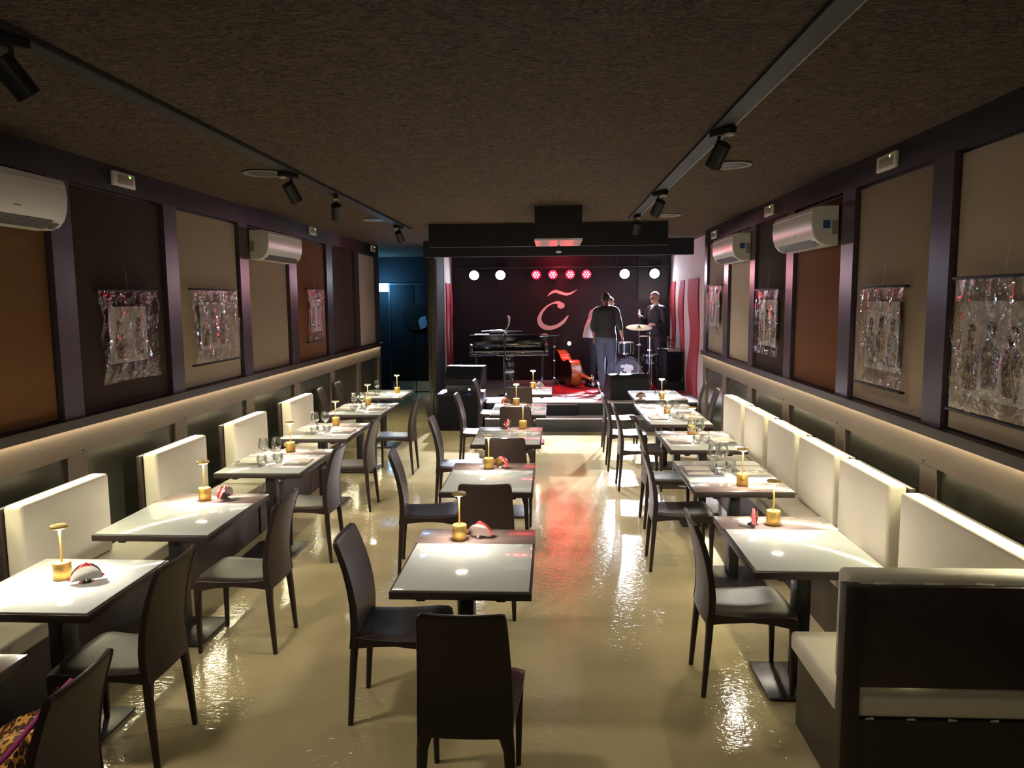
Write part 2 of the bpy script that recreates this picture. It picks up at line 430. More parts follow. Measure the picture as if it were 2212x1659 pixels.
# logo on the back wall (flat painted letter and tilde)
mt = Matrix(((1,0,0,0),(0,0,1,0),(0,-1,0,0),(0,0,0,1)))  # local x->X, y->-Z, z->Y
def L(X, Y): return (.511+(X-1107)*.00302, -(2.167-(Y-670)*.00302))
mt = Matrix(((1,0,0,0),(0,0,-1,15.598),(0,-1,0,0),(0,0,0,1)))
g = G()
cp = [(1018,722),(1000,722),(975,712),(940,716),(900,738),(866,775),(848,820),(856,855),(885,878),(925,884),(970,872),(1010,845),(1035,815),(1048,797)]
cw = [6,24,22,10,12,18,28,34,34,28,24,22,14,1]
pts = spline([L(*p) for p in cp], 5); wd = lerpl([w*.00302 for w in cw], 5)
g.ribbon([(p.x, p.y) for p in pts], wd, mt, .008)
dot = [L(996+25*math.cos(a), 732+21*math.sin(a)) for a in [2*PI*k/20 for k in range(20)]]
g.prism(dot, mt, .009)
tp = [(904,669),(925,648),(958,635),(990,644),(1030,655),(1065,648),(1106,624)]; tw = [2,13,20,20,19,13,1]
pts = spline([L(*p) for p in tp], 5); wd = lerpl([w*.00302 for w in tw], 5)
g.ribbon([(p.x, p.y) for p in pts], wd, mt, .008)
struct('painted_letter', g, 'logo', swb, smooth=False, label='pale pink letter c with a tilde above it')

# double door with round window at the far left
dr = thing('door_1', 'dark double door with black porthole disc and steel kick plates', 'door', (-3.25, 17.15, 0)); dr['kind'] = 'structure'
for x0, x1 in ((-.46,.095),(.105,.46)):
    g = G(); g.bb(x0, x1, -.05, -.002, .01, 2.46, .004); lf = obj('door_leaf', g, 'bluewall', dr)
    g = G(); g.bb(x0+.005, x1-.005, -.056, -.051, .015, .255); obj('kick_plate', g, 'kick', lf)
g = G(); g.bb(-.50, .50, -.07, -.002, 2.465, 2.50); g.bb(-.50,-.465,-.07,-.002,0,2.464); g.bb(.465,.50,-.07,-.002,0,2.464); obj('door_frame', g, 'darkgrey', dr)
g = G(); mt2 = Matrix.Translation((.105,-.085,1.72)) @ Euler((PI/2,0,0)).to_matrix().to_4x4()
g.prism([(.30*math.cos(2*PI*k/40), .30*math.sin(2*PI*k/40)) for k in range(40)], mt2 @ Matrix.Translation((0,0,-.030)), .025); pd = obj('porthole_disc', g, 'black', dr)
g = G(); leaf = [(.06+.115*s_+.09*math.sin(PI*s_)*sg, -.27+.31*s_-.07*math.sin(PI*s_)*sg) for sg, rng in ((1, range(0,13)), (-1, range(12,-1,-1))) for s_ in [k/12 for k in rng]]
leaf = [p for i, p in enumerate(leaf) if i not in (13, 25)]
g.prism([(x+.06, y) for x, y in leaf], mt2 @ Matrix.Translation((0,0,-.004)), .006); obj('pale_pane', g, 'leafblue', pd)

# ------------------------------------------------------------------ stage
g = G()
poly = [(-2.08,12.62),(-1.09,12.62),(-1.09,12.2),(2.40,12.2),(2.40,15.59),(-2.08,15.59)]
g.prism(poly, Matrix(), .41)
st = thing('stage', 'low black stage platform with pale floor at end of room', 'stage', (0,0,0)); 
obj('platform', g, 'black', st, smooth=False)
g = G(); g.prism([(-2.08,12.60),(-1.10,12.60),(-1.10,12.185),(2.40,12.185),(2.40,15.59),(-2.08,15.59)], Matrix.Translation((0,0,.411)), .019); obj('stage_floor', g, 'stagefloor', st, smooth=False)
g = G(); g.bb(-1.09, 2.26, 11.83, 12.182, 0, .195); sp = obj('step', g, 'darkgrey', st, smooth=False)
g = G(); g.bb(-1.09, 2.26, 11.82, 12.182, .196, .212); obj('step_tread', g, 'stagefloor', sp, smooth=False)
g = G(); g.bb(-.10, .40, 12.13, 12.182, .213, .385); g.bb(-.10,.40,12.12,12.18,.386,.396); obj('vent_box', g, 'speakertop', st, smooth=False)
g = G(); g.bb(-.02, 2.38, 13.30, 15.05, .432, .440, .003); o = obj('stage_rug', g, 'redcarpet'); tag(o, 'dark red carpet lying on the stage under the drums and bass', 'rug')

# ------------------------------------------------------------------ dining chair
def make_chair():
    t = thing('dining_chair', 'x', 'chair')
    # seat: saddle slab with rounded edges
    g = G(); n = 12
    prof = [(-.205,.466,.185),(-.12,.459,.196),(.0,.457,.206),(.10,.461,.213),(.18,.465,.217),(.226,.462,.218),(.240,.452,.216)]
    rows = []
    for y, z, w in prof:
        ring = []
        for k in range(n+1):
            u = -1+2*k/n; ring.append((u*w, y - .018*(u*u)*(1 if y > .15 else 0), z - .006*(1-u*u) + .004 - (.010 if abs(u) > .95 else 0)))
        rows.append(ring)
    vs = []; 
    for r in rows: vs += r
    top = len(vs)
    for (y, z, w), r in zip(prof, rows):
        dz = .040 + .026*(abs(y)/.22)**1.6
        vs += [(p[0]*.985, p[1]*.99, .462-dz) for p in r]
    fs = []; m = n+1; R = len(rows)
    for i in range(R-1):
        for k in range(n):
            fs.append((i*m+k, i*m+k+1, (i+1)*m+k+1, (i+1)*m+k))
            fs.append((top+i*m+k, top+(i+1)*m+k, top+(i+1)*m+k+1, top+i*m+k+1))
        fs.append((i*m, (i+1)*m, top+(i+1)*m, top+i*m)); fs.append((i*m+n, top+i*m+n, top+(i+1)*m+n, (i+1)*m+n))
    for k in range(n):
        fs.append((k, top+k, top+k+1, k+1)); q = (R-1)*m; fs.append((q+k, q+k+1, top+q+k+1, top+q+k))
    g.quadmesh(vs, fs); st_ = obj('seat', g, 'leather', t, ang=50)
    g = G(); path = [(p[0]*.995, p[1]-.001, p[2]-.002) for p in [r[0] for r in rows]] + [(q[0], q[1]+.003, q[2]-.004) for q in rows[-1]] + [(p[0]*.995, p[1]-.001, p[2]-.002) for p in [r[-1] for r in rows][::-1]]
    g.tube(path, .0035, 6); obj('piping', g, 'stitch', st_)
    # backrest: curved loft
    g = G(); n = 14
    lv = [(.40,-.214,.187,.016),(.46,-.206,.188,.017),(.54,-.203,.187,.017),(.62,-.208,.184,.016),(.70,-.221,.181,.015),(.78,-.240,.177,.014),(.86,-.266,.173,.013),(.905,-.284,.170,.012),(.924,-.291,.165,.010),(.931,-.294,.152,.006)]
    rings = []
    for z, y, w, th in lv:
        ring = []
        for k in range(n):      # front side left->right then back side right->left
            u = -1+2*k/(n-1); ring.append((u*w, y+th-.010*(1-u*u)*0 - .012*(1-u*u), z+(.003*u*u if z > .9 else 0)))
        for k in range(n):
            u = 1-2*k/(n-1); ring.append((u*w, y-th-.012*(1-u*u), z+(.003*u*u if z > .9 else 0)))
        rings.append(ring)
    vs = [v for r in rings for v in r]; m = 2*n; fs = []
    for i in range(len(rings)-1):
        for k in range(m): fs.append((i*m+k, i*m+(k+1) % m, (i+1)*m+(k+1) % m, (i+1)*m+k))
    fs.append(tuple(range(m))[::-1]); fs.append(tuple((len(rings)-1)*m+k for k in range(m)))
    g.quadmesh(vs, fs)
    be = obj('backrest', g, 'leather', t, ang=60)
    md = be.modifiers.new('b', 'BEVEL'); md.width = .006; md.segments = 2; md.limit_method = 'ANGLE'; md.angle_limit = math.radians(50)
    g = G()
    for sx in (-1,1):
        g.tube([(sx*(w-.001), y-th-.0, z) for z, y, w, th in lv], .0035, 6)
    z, y, w, th = lv[-1]; g.tube([(u*w, y-th-.012*(1-u*u), z+.003*u*u) for u in [k/6 for k in range(-6,7)]], .0035, 6)
    obj('piping', g, 'stitch', be)
    def leg(p, rr):
        g = G()
        rings = []
        for (x, y, z), (rx, ry) in zip(p, rr):
            rings.append([(x+a*rx, y+b*ry, z) for a, b in ((-1,-.6),(-.6,-1),(.6,-1),(1,-.6),(1,.6),(.6,1),(-.6,1),(-1,.6))])
        vs = [v for r in rings for v in r]; fs = []
        for i in range(len(rings)-1):
            for k in range(8): fs.append((i*8+k, i*8+(k+1) % 8, i*8+8+(k+1) % 8, i*8+8+k))
        fs.append(tuple(range(8))[::-1]); fs.append(tuple((len(rings)-1)*8+k for k in range(8)))
        g.quadmesh(vs, fs); return obj('leg', g, 'leather', t, ang=60)
    for sx in (-1,1):
        leg([(sx*.187,.218,0),(sx*.190,.216,.22),(sx*.192,.214,.36),(sx*.190,.212,.425)], [(.011,.011),(.015,.015),(.019,.019),(.022,.022)])
        leg([(sx*.181,-.240,0),(sx*.177,-.226,.20),(sx*.172,-.216,.34),(sx*.160,-.212,.40),(sx*.150,-.212,.425)], [(.012,.012),(.018,.015),(.022,.017),(.030,.018),(.036,.018)])
    return t
CH = 'dark leather dining chairs'
def chair(x, y, deg, label, key='chair'):
    return place('chair', make_chair, (x, y, 0), math.radians(deg), label, CH)
chair(-.345, 2.97, 0, 'dark leather chair in the foreground centre, back to camera, before the first centre table')
chair(-.44, 4.96, 1, 'dark leather chair between first and second centre tables, back to camera')
chair(-.40, 6.56, -1, 'dark leather chair between second and third centre tables, back to camera')
chair(-.41, 8.44, 0, 'dark leather chair between third and fourth centre tables, back to camera')
chair(-.45, 10.30, 0, 'dark leather chair between fourth and fifth centre tables, back to camera')
for (x, y, d, w) in ((-.77,3.655,-90,'first'),(-.965,5.72,-84,'second'),(-.935,7.42,-88,'third'),(-.925,9.32,-90,'fourth'),(-.86,10.95,-90,'fifth')):
    chair(x, y, d, 'dark leather side chair on the left of the %s centre table' % w)
for (x, y, d, w) in ((-2.035,3.27,90,'first'),(-1.905,4.385,90,'second'),(-2.03,5.95,90,'third'),(-2.07,7.41,90,'fourth'),(-1.94,9.04,90,'fifth')):
    chair(x, y, d, 'dark leather chair on the aisle side of the %s left-row table' % w)
chair(-1.80, 2.19, 92, 'dark leather chair at bottom left corner holding leopard-print coat')
for (x, y, d, w) in ((1.035,3.99,-90,'first'),(1.00,5.82,-92,'second'),(1.08,6.93,-90,'third'),(.965,8.28,-90,'fourth'),(.92,9.26,-90,'fifth'),(.94,10.43,-90,'sixth')):
    chair(x, y, d, 'dark leather chair on the aisle side of the %s right-row table' % w)
chair(-2.865, 9.97, -82, 'dark leather chair with its back to the left wall, nearer of the two')
chair(-2.84, 10.72, -86, 'dark leather chair with its back to the left wall, farther of the two')
chair(1.85, 9.80, 84, 'dark leather chair with its back to the right wall, nearer of the two')
chair(1.84, 10.55, 80, 'dark leather chair with its back to the right wall, farther of the two')

# ------------------------------------------------------------------ tables
def make_table(key, w, d, strip, sy):
    """w along x, d along y; strip = 'far' / 'near' / None wood strip"""
    t = thing('cafe_table', 'x', 'table')
    g = G(); g.bb(-w/2, w/2, 0, d, .708, .745, .003); top = obj('tabletop', g, 'wenge', t)
    a, b = .012, d-.012
    if strip == 'far': b = d-sy
    if strip == 'near': a = sy
    g = G(); g.bb(-w/2+.012, w/2-.012, a, b, .7455, .7515, .001); gp = obj('glass_panel', g, 'glass_top', t)
    if strip:
        a2, b2 = (d-sy+.004, d) if strip == 'far' else (0, sy-.004)
        g = G(); g.bb(-w/2, w/2, a2, b2, .7455, .7505, .001); obj('wood_panel', g, 'strip', t, )
    g = G(); g.bb(-.035, .035, .26, .38, .022, .707, .004); obj('column', g, 'blackmetal', t)
    g = G(); g.bb(-.21, .21, .12, .53, .010, .021, .002); g.bb(-.20,.20,.13,.52,0,.0095); obj('base_plate', g, 'base', t)
    for sx in (-1,1):
        g = G(); x = sx*.19
        g.quadmesh([(x-.035,.03,.707),(x+.035,.03,.707),(x+.018,.03,.690),(x-.018,.03,.690),(x-.035,.25,.707),(x+.035,.25,.707),(x+.018,.25,.690),(x-.018,.25,.690)],
                   [(0,1,2,3),(4,7,6,5),(0,4,5,1),(1,5,6,2),(2,6,7,3),(3,7,4,0)])
        obj('bracket', g, 'blackmetal', t, smooth=False)
    return t
T = {}
def table(code, xc, y0, w, d, strip, sy, label):
    key = ('table', round(w,2), round(d,2), strip)
    T[code] = (xc, y0, w, d)
    return place(key, lambda: make_table(key, w, d, strip, sy), (xc, y0, 0), 0, label, 'cafe tables')
table('C1', -.435, 3.34, .67, .96, 'far', .27, 'frosted-glass cafe table nearest the camera in the centre row')
table('C2', -.477, 5.16, .67, .95, 'far', .27, 'second frosted-glass cafe table of the centre row')
table('C3', -.445, 6.92, .67, .96, 'far', .27, 'third frosted-glass cafe table of the centre row, halfway to the stage')
table('C4', -.415, 8.75, .67, .96, 'far', .27, 'fourth frosted-glass cafe table of the centre row')
table('C5', -.345, 10.66, .67, .90, 'far', .27, 'fifth centre-row cafe table, closest to the stage steps')
table('L9', -2.37, 1.70, .67, .96, 'far', .27, 'cafe table cut off by the left edge, beside leopard coat chair')
table('L0', -2.37, 3.03, .68, .70, None, 0, 'square all-glass cafe table at left edge with napkins and lamp')
table('L1', -2.36, 4.14, .71, .94, 'far', .25, 'second left-row cafe table, unset, with long light streak')
table('L2', -2.35, 5.71, .71, .98, 'far', .27, 'third left-row cafe table, nearest one laid with wine glasses on the left')
table('L3', -2.38, 7.20, .71, .94, 'far', .25, 'fourth left-row cafe table laid for two')
table('L4', -2.40, 8.78, .71, 1.0, 'far', .25, 'fifth left-row cafe table laid for two beside two wall chairs')
table('L5', -2.46, 10.33, .70, .93, None, 0, 'sixth left-row cafe table, farthest on the left, near the doors')
table('R1', 1.335, 3.65, .67, .96, 'far', .27, 'nearest right-row cafe table with napkin holder beside corner bench')
table('R2', 1.345, 5.21, .69, 1.02, 'near', .27, 'second right-row cafe table with wood strip at its near end')
table('R3', 1.40, 6.68, .69, .98, 'far', .25, 'third right-row cafe table laid for two')
table('R4', 1.395, 8.09, .68, .93, 'far', .22, 'fourth right-row cafe table, pushed against the one behind')
table('R5', 1.395, 9.03, .68, .68, None, 0, 'fifth right-row cafe table, square, pushed against the one in front')
table('R6', 1.465, 10.06, .70, 1.05, 'near', .25, 'sixth right-row cafe table, farthest on the right, before the stage monitor')
WHERE = {'C1':'first centre table','C2':'second centre table','C3':'third centre table','C4':'fourth centre table','C5':'fifth centre table',
 'L0':'first left-row table','L1':'second left-row table','L2':'third left-row table','L3':'fourth left-row table','L4':'fifth left-row table','L5':'sixth left-row table',
 'R1':'first right-row table','R2':'second right-row table','R3':'third right-row table','R4':'fourth right-row table','R5':'fifth right-row table','R6':'sixth right-row table'}
ZT = .7517
# ------------------------------------------------------------------ table lamps
def make_lamp():
    t = thing('table_lamp', 'x', 'lamp')
    g = G(); g.lathe([(.039,0),(.041,.003),(.041,.082),(.039,.085),(.010,.086)], n=32); obj('lamp_base', g, 'brass', t)
    g = G(); g.tube([(0,-.0412,.045),(0,-.0422,.045)], .0035, 10); obj('switch', g, 'black', t)
    g = G(); g.lathe([(.006,.0862),(.0048,.12),(.0046,.20),(.006,.235),(.009,.252),(.011,.257)], n=20); obj('stem', g, 'brass', t)
    g = G(); g.lathe([(.041,.2585),(.042,.261),(.042,.266),(.040,.270),(.012,.2715)], n=32); sh = obj('lamp_head', g, 'brass', t)
    g = G(); g.lathe([(.012,.2572),(.037,.2572),(.037,.2583),(.012,.2583),(.012,.2572)], n=16, cap=False); obj('light_disc', g, 'lampdisc', sh, smooth=False)
    return t
LAMPS = dict(L0=(-2.418,3.443),L1=(-2.391,4.909),L2=(-2.379,6.573),L3=(-2.381,8.018),L4=(-2.424,9.631),L5=(-2.292,10.86),C1=(-.53,4.11),C2=(-.516,5.911),C3=(-.313,7.79),C4=(-.47,9.60),C5=(-.301,11.45),
             R1=(1.318,4.442),R2=(1.373,5.40),R3=(1.394,7.50),R4=(1.36,8.90),R6=(1.482,10.20))
for c, (x, y) in LAMPS.items():
    place('lamp', make_lamp, (x, y, ZT), -.25 if c == 'R2' else random.uniform(1.2,5.), 'cordless brass disc lamp standing on the %s' % WHERE[c], 'brass table lamps')
# ------------------------------------------------------------------ napkin holders (steel fan holder; the paper napkins it holds are things)
def make_holder():
    t = thing('napkin_holder', 'x', 'napkin holder')
    g = G(); g.lathe([(.034,0),(.034,.004),(.018,.010),(.010,.018)], n=24); obj('foot', g, 'steelholder', t)
    for s_ in (-1,1):
        g = G(); n = 16
        arc = [(.070*math.cos(PI*k/n), .010+.074*math.sin(PI*k/n)) for k in range(n+1)]
        mtx = Matrix(((1,0,0,0),(0,math.sin(s_*.18),1,s_*.011),(0,math.cos(.18),0,.004),(0,0,0,1)))
        g.prism(arc, mtx, .0016); obj('side_plate', g, 'steelholder', t, smooth=False)
    return t
def make_napkin():
    t = None
    g = G(); n = 1
    for k in range(1):
        tri = [(-.078,.0),(.078,.0),(.0,.078)]
        g.prism(tri, Matrix(((1,0,0,0),(0,0,1,-.0014),(0,1,0,0),(0,0,0,1))), .0028)
    o = obj('paper_napkin', g, 'red', smooth=False)
    o['category'] = 'napkin'; o['label'] = 'x'; return o
HOLD = dict(L0=(-2.27,3.40,35),L1=(-2.255,4.93,80),C1=(-.42,4.14,-8),C2=(-.42,5.93,-40),C3=(-.475,7.83,75),C4=(-.61,9.60,50),C5=(-.20,11.46,10),R1=(1.20,4.44,80),R6=(1.20,10.20,8))
for c, (x, y, d) in HOLD.items():
    place('holder', make_holder, (x, y, ZT), math.radians(d), 'steel fan napkin holder with red napkins on the %s' % WHERE[c], 'napkin holders')
    for k in range(3):
        a = math.radians(d); off = (k-1)*.0055
        n_ = place('napkin', make_napkin, (x-math.sin(a)*off+math.cos(a)*(k-1)*.004, y+math.cos(a)*off+math.sin(a)*(k-1)*.004, ZT+.0195), a, '%s red paper napkin in the holder on the %s' % (('nearer','middle','farther')[k], WHERE[c]), 'red paper napkins')
# ------------------------------------------------------------------ place settings
def make_mat(mname):
    g = G(); g.bb(-.145,.145,-.21,.21,0,.0012); o = obj('placemat', g, mname, smooth=False); o['category'] = 'placemat'; o['label'] = 'x'; return o
def make_linen():
    t = thing('cloth_napkin', 'x', 'napkin')
    g = G()
    for k in range(3):
        n = 8; vs = []; w, d, z0 = .10-.002*k, .125-.003*k, .004*k
        for i in range(n+1):
            for j in range(n+1):
                u, v = i/n*2-1, j/n*2-1
                vs.append((u*w, v*d, z0+.0035+.002*math.sin(3*u+k)*math.cos(4*v+k)-.002*abs(u)**6))
        m = n+1; fs = [(i*m+j, (i+1)*m+j, (i+1)*m+j+1, i*m+j+1) for i in range(n) for j in range(n)]
        b = len(vs); vs += [(p[0], p[1], z0+.0003) for p in vs[:]]; 
        fs += [(b+i*m+j, b+i*m+j+1, b+(i+1)*m+j+1, b+(i+1)*m+j) for i in range(n) for j in range(n)]
        for i in range(n):
            fs += [(i*m, b+i*m, b+(i+1)*m, (i+1)*m), (i*m+n, (i+1)*m+n, b+(i+1)*m+n, b+i*m+n), (i, i+1, b+i+1, b+i), (n*m+i, b+n*m+i, b+n*m+i+1, n*m+i+1)]
        g.quadmesh(vs, fs)
    obj('folded_cloth', g, 'linen', t, ang=60)
    return t
def make_fork():
    g = G()
    g.tube([(0,-.09,.003),(0,-.02,.002),(0,.03,.003),(0,.05,.002)], [(.005,.0012),(.0035,.0015),(.003,.0015),(.010,.0012)], 8)
    for k in range(4): x = -.0085+.0057*k; g.tube([(x,.048,.002),(x,.07,.0035),(x,.092,.002)], .0013, 6)
    o = obj('fork', g, 'chrome'); o['category'] = 'fork'; o['label'] = 'x'; return o
def make_knife():
    g = G()
    g.tube([(0,-.10,.003),(0,-.02,.003)], [(.006,.0025),(.005,.0025)], 8)
    g.prism([(-.005,-.02),(.006,-.02),(.009,.03),(.007,.08),(.0,.105),(-.005,.08)], Matrix.Translation((0,0,.0022)), .0016)
    o = obj('knife', g, 'chrome'); o['category'] = 'knife'; o['label'] = 'x'; return o
def make_wine():
    t = thing('wine_glass', 'x', 'wine glass')
    g = G(); g.lathe([(.036,.0),(.036,.0015),(.006,.005),(.0045,.012),(.004,.085),(.007,.094)], n=24); obj('stem', g, 'wine', t)
    g = G(); g.lathe([(.004,.0945),(.022,.101),(.040,.125),(.043,.140),(.040,.165),(.032,.205),(.0312,.205),(.039,.165),(.042,.140),(.039,.126),(.021,.103),(.003,.0965)], n=28, cap=False); obj('bowl', g, 'wine', t)
    return t
def make_tumbler():
    t = thing('water_tumbler', 'x', 'glass')
    g = G(); g.lathe([(.024,.0),(.034,.010),(.041,.035),(.041,.055),(.037,.085),(.0362,.085),(.040,.055),(.040,.036),(.032,.013),(.022,.006),(.0005,.005)], n=28); obj('tumbler_body', g, 'wine', t)
    return t
SET = dict(L2=(.10,.70),L3=(.10,.68),L4=(.10,.74),L5=(.12,.60),R2=(.30,.98),R3=(.06,.72),R4=(.05,.70),R5=(.04,.64))
for c, (a, b) in SET.items():
    xc, y0, w, d = T[c]; yc = y0+(a+b)/2
    for s_ in (-1,1):
        bench = (c[0] == 'L' and s_ < 0) or (c[0] == 'R' and s_ > 0)
        side = 'wall side' if bench else 'aisle side'
        x = xc+s_*.185
        key = 'mat_dark' if bench or c in ('R2',) else 'mat_light'
        if c == 'L5' and s_ > 0: continue
        place(key, lambda: make_mat('matgrey' if key == 'mat_dark' else 'matlight'), (x, yc, ZT+.0002), math.radians(random.uniform(-2,2)), '%s paper placemat on the %s of the %s' % ('grey' if key == 'mat_dark' else 'pale', side, WHERE[c]), 'paper placemats')
        place('linen', make_linen, (x+s_*.02, yc+random.uniform(-.01,.02), ZT+.0016), math.radians(random.uniform(-5,5)), 'folded cloth napkin on the %s of the %s' % (side, WHERE[c]), 'folded cloth napkins')
        place('fork', make_fork, (x+.03*s_, yc-.075, ZT+.0165), math.radians(88+random.uniform(-8,8)), 'steel fork on the napkin, %s of the %s' % (side, WHERE[c]), 'forks')
        place('knife', make_knife, (x+.03*s_, yc-.105, ZT+.0155), math.radians(86+random.uniform(-8,8)), 'steel knife on the napkin, %s of the %s' % (side, WHERE[c]), 'knives')
        if c != 'R5' or s_ < 0:
            place('wine', make_wine, (xc-.045*1+ (s_*.045), yc+.03*s_+.02, ZT), 0, 'tall stemmed wine glass on the %s of the %s' % (side, WHERE[c]), 'wine glasses')
            place('tumbler', make_tumbler, (xc-.01+s_*.05, yc-.085+.05*s_, ZT), 0, 'round water tumbler on the %s of the %s' % (side, WHERE[c]), 'water tumblers')

# ------------------------------------------------------------------ benches
def cushion(g, x0, x1, y0, y1, z0, z1, bev=.022):
    g.bb(x0, x1, y0, y1, z0, z1, bev, 4)
def bench(side, y0, y1, b0, b1, label, parts=('seat','back')):
    sgn = -1 if side == 'left' else 1
    X = XL if side == 'left' else XR
    t = thing('bench', label, 'bench', (X-sgn*.30, (y0+y1)/2, 0), 0, 'cream wall benches')
    cx, cy = X-sgn*.30, (y0+y1)/2
    def P(g_): 
        bmesh.ops.translate(g_.bm, vec=(-cx, -cy, 0), verts=g_.bm.verts[:]); return g_
    fx = X-sgn*.60
    if 'seat' in parts:
        g = G(); g.bb(X-sgn*.025, X-sgn*.565, y0, y1, 0, .372); obj('plinth', P(g), 'wenge', t, smooth=False)
        g = G(); cushion(g, X-sgn*.20, fx, y0+.003, y1-.003, .374, .468); sc = obj('seat_cushion', P(g), 'cream', t)
        g = G()
        for q in (y0+.012, y1-.012): g.tube([(X-sgn*.22, q, .4665),(fx+sgn*.02, q, .4665)], .003, 6)
        g.tube([(fx+sgn*.010, y0+.012, .460),(fx+sgn*.010, y1-.012, .460)], .0028, 6)
        obj('seam', P(g), 'cream', sc)
    g = G(); g.bb(X-sgn*.145, X-sgn*.180, max(b0-.02,3.15) if side == 'right' else b0-.015, b1+.025, .376, .975, .003); bbd = obj('back_board', P(g), 'wenge', t)
    g = G(); cushion(g, X-sgn*.183, X-sgn*.295, b0, b1, .472, .990, .022); bc = obj('back_cushion', P(g), 'cream', t)
    g = G(); xs = X-sgn*.289
    g.tube([(xs,b0+.032,.50),(xs,b0+.032,.968),(xs,b1-.032,.968),(xs,b1-.032,.50)], .0032, 6); obj('seam', P(g), 'cream', bc)
    return t
bench('left', 2.30, 3.72, 2.55, 3.64, 'cream bench cut off by the left edge beside first left-row table')
bench('left', 3.73, 5.02, 3.87, 4.69, 'cream cushioned bench behind first left-row table, with gap after its back')
bench('left', 5.03, 6.45, 5.29, 6.10, 'cream cushioned bench behind second left-row table, showing its rounded seat end')
bench('left', 6.50, 7.92, 6.66, 7.46, 'cream cushioned bench behind third left-row table')
bench('left', 7.93, 9.20, 8.15, 8.95, 'cream cushioned bench behind fourth left-row table, last on the left')
ry = [3.60, 4.375, 5.27, 6.14, 7.03, 7.885, 8.80]
rc = [(3.12,4.30),(4.45,5.22),(5.32,6.08),(6.20,6.96),(7.10,7.80),(7.97,8.76)]
wds = ['large cream bench at right edge, joined to the corner bench','second cream bench from the camera along the right wall','third cream bench from the camera along the right wall','fourth cream bench from the camera along the right wall','fifth cream bench from the camera along the right wall','sixth cream bench on right wall, farthest, nearest the stage']
for i in range(6):
    bench('right', ry[i], ry[i+1]-.006, *rc[i], wds[i])
# corner bench across the foreground
t = thing('corner_bench', 'dark wood corner bench seen from behind with cream seat, lower right', 'bench', (1.75, 3.0, 0))
def PP(g_): bmesh.ops.translate(g_.bm, vec=(-1.75,-3.0,0), verts=g_.bm.verts[:]); return g_
g = G(); g.bb(1.165,1.235,2.93,3.0,0,.955,.003); obj('frame_post', PP(g), 'wenge', t)
g = G(); g.bb(1.237,2.25,2.955,2.985,.525,.950,.002); obj('back_panel', PP(g), 'wenge', t)
g = G(); g.bb(1.237,2.25,2.955,2.985,0,.385); g.bb(1.20,1.235,3.002,3.575,0,.378); g.bb(1.237,2.09,3.545,3.575,0,.378); g.bb(1.237,2.09,2.987,3.543,.30,.378); obj('plinth', PP(g), 'wenge', t, smooth=False)
g = G(); cushion(g,1.165,1.978,3.004,3.59,.383,.478,.022); cushion(g,1.238,1.978,2.962,3.10,.388,.480,.022); obj('seat_cushion', PP(g), 'cream', t)
g = G(); cushion(g,1.19,1.978,2.988,3.10,.50,.985,.024); obj('back_cushion', PP(g), 'cream', t)
for i in range(6):
    x = 1.29+.165*i; g = G(); g.box((x, 2.9605, .386), (.035,.006,.012), (0,.2*(i%3-1),0), .002); obj('fabric_tuck', PP(g), 'cream', t)
for i in range(5):
    x = 1.33+.2*i; g = G(); g.box((x, 2.9835, .951), (.07,.012,.008), (.1,.06*(i%3-1),0), .003); obj('fabric_tuck', PP(g), 'cream', t)

# coat on the bottom left chair
t = thing('leopard_coat', 'leopard-print garment with magenta lining draped on the bottom left chair', 'coat', (-1.86,2.19,.475))
g = G(); n = 26; vs = []; fs = []
for i in range(n+1):
    for j in range(n+1):
        u, v = i/n, j/n
        x = -.30+u*.50; y = -.20+v*.40
        h = .05 + (.13+.12*v)*min(1, max(0, (u-.15)/.8))**1.2 + .02*math.sin(9*u+3*v)+.016*math.sin(13*v+2*u)
        e = min(u, 1-u, v, 1-v); h *= min(1, e*9)
        vs.append((x+.02*math.sin(5*v), y, max(.006, h)))
m_ = n+1; fs = [(i*m_+j, (i+1)*m_+j, (i+1)*m_+j+1, i*m_+j+1) for i in range(n) for j in range(n)]
b_ = len(vs); vs += [(p[0], p[1], p[2]-.012 if p[2] > .03 else 0.001) for p in vs[:]]
fs += [(b_+i*m_+j, b_+i*m_+j+1, b_+(i+1)*m_+j+1, b_+(i+1)*m_+j) for i in range(n) for j in range(n)]
for i in range(n): fs += [(i*m_, b_+i*m_, b_+(i+1)*m_, (i+1)*m_), (i*m_+n, (i+1)*m_+n, b_+(i+1)*m_+n, b_+i*m_+n), (i, i+1, b_+i+1, b_+i), (n*m_+i, b_+n*m_+i, b_+n*m_+i+1, n*m_+i+1)]
g.quadmesh(vs, fs); obj('coat_body', g, 'leopard', t, ang=80)
g = G(); pts = spline([(.195,.185,.33),(.19,.10,.31),(.18,-.02,.27),(.16,-.12,.225),(.08,-.185,.175),(-.06,-.205,.11),(-.2,-.20,.05)], 6)
g.tube(pts, .009, 10); obj('lining_edge', g, 'pink', t)

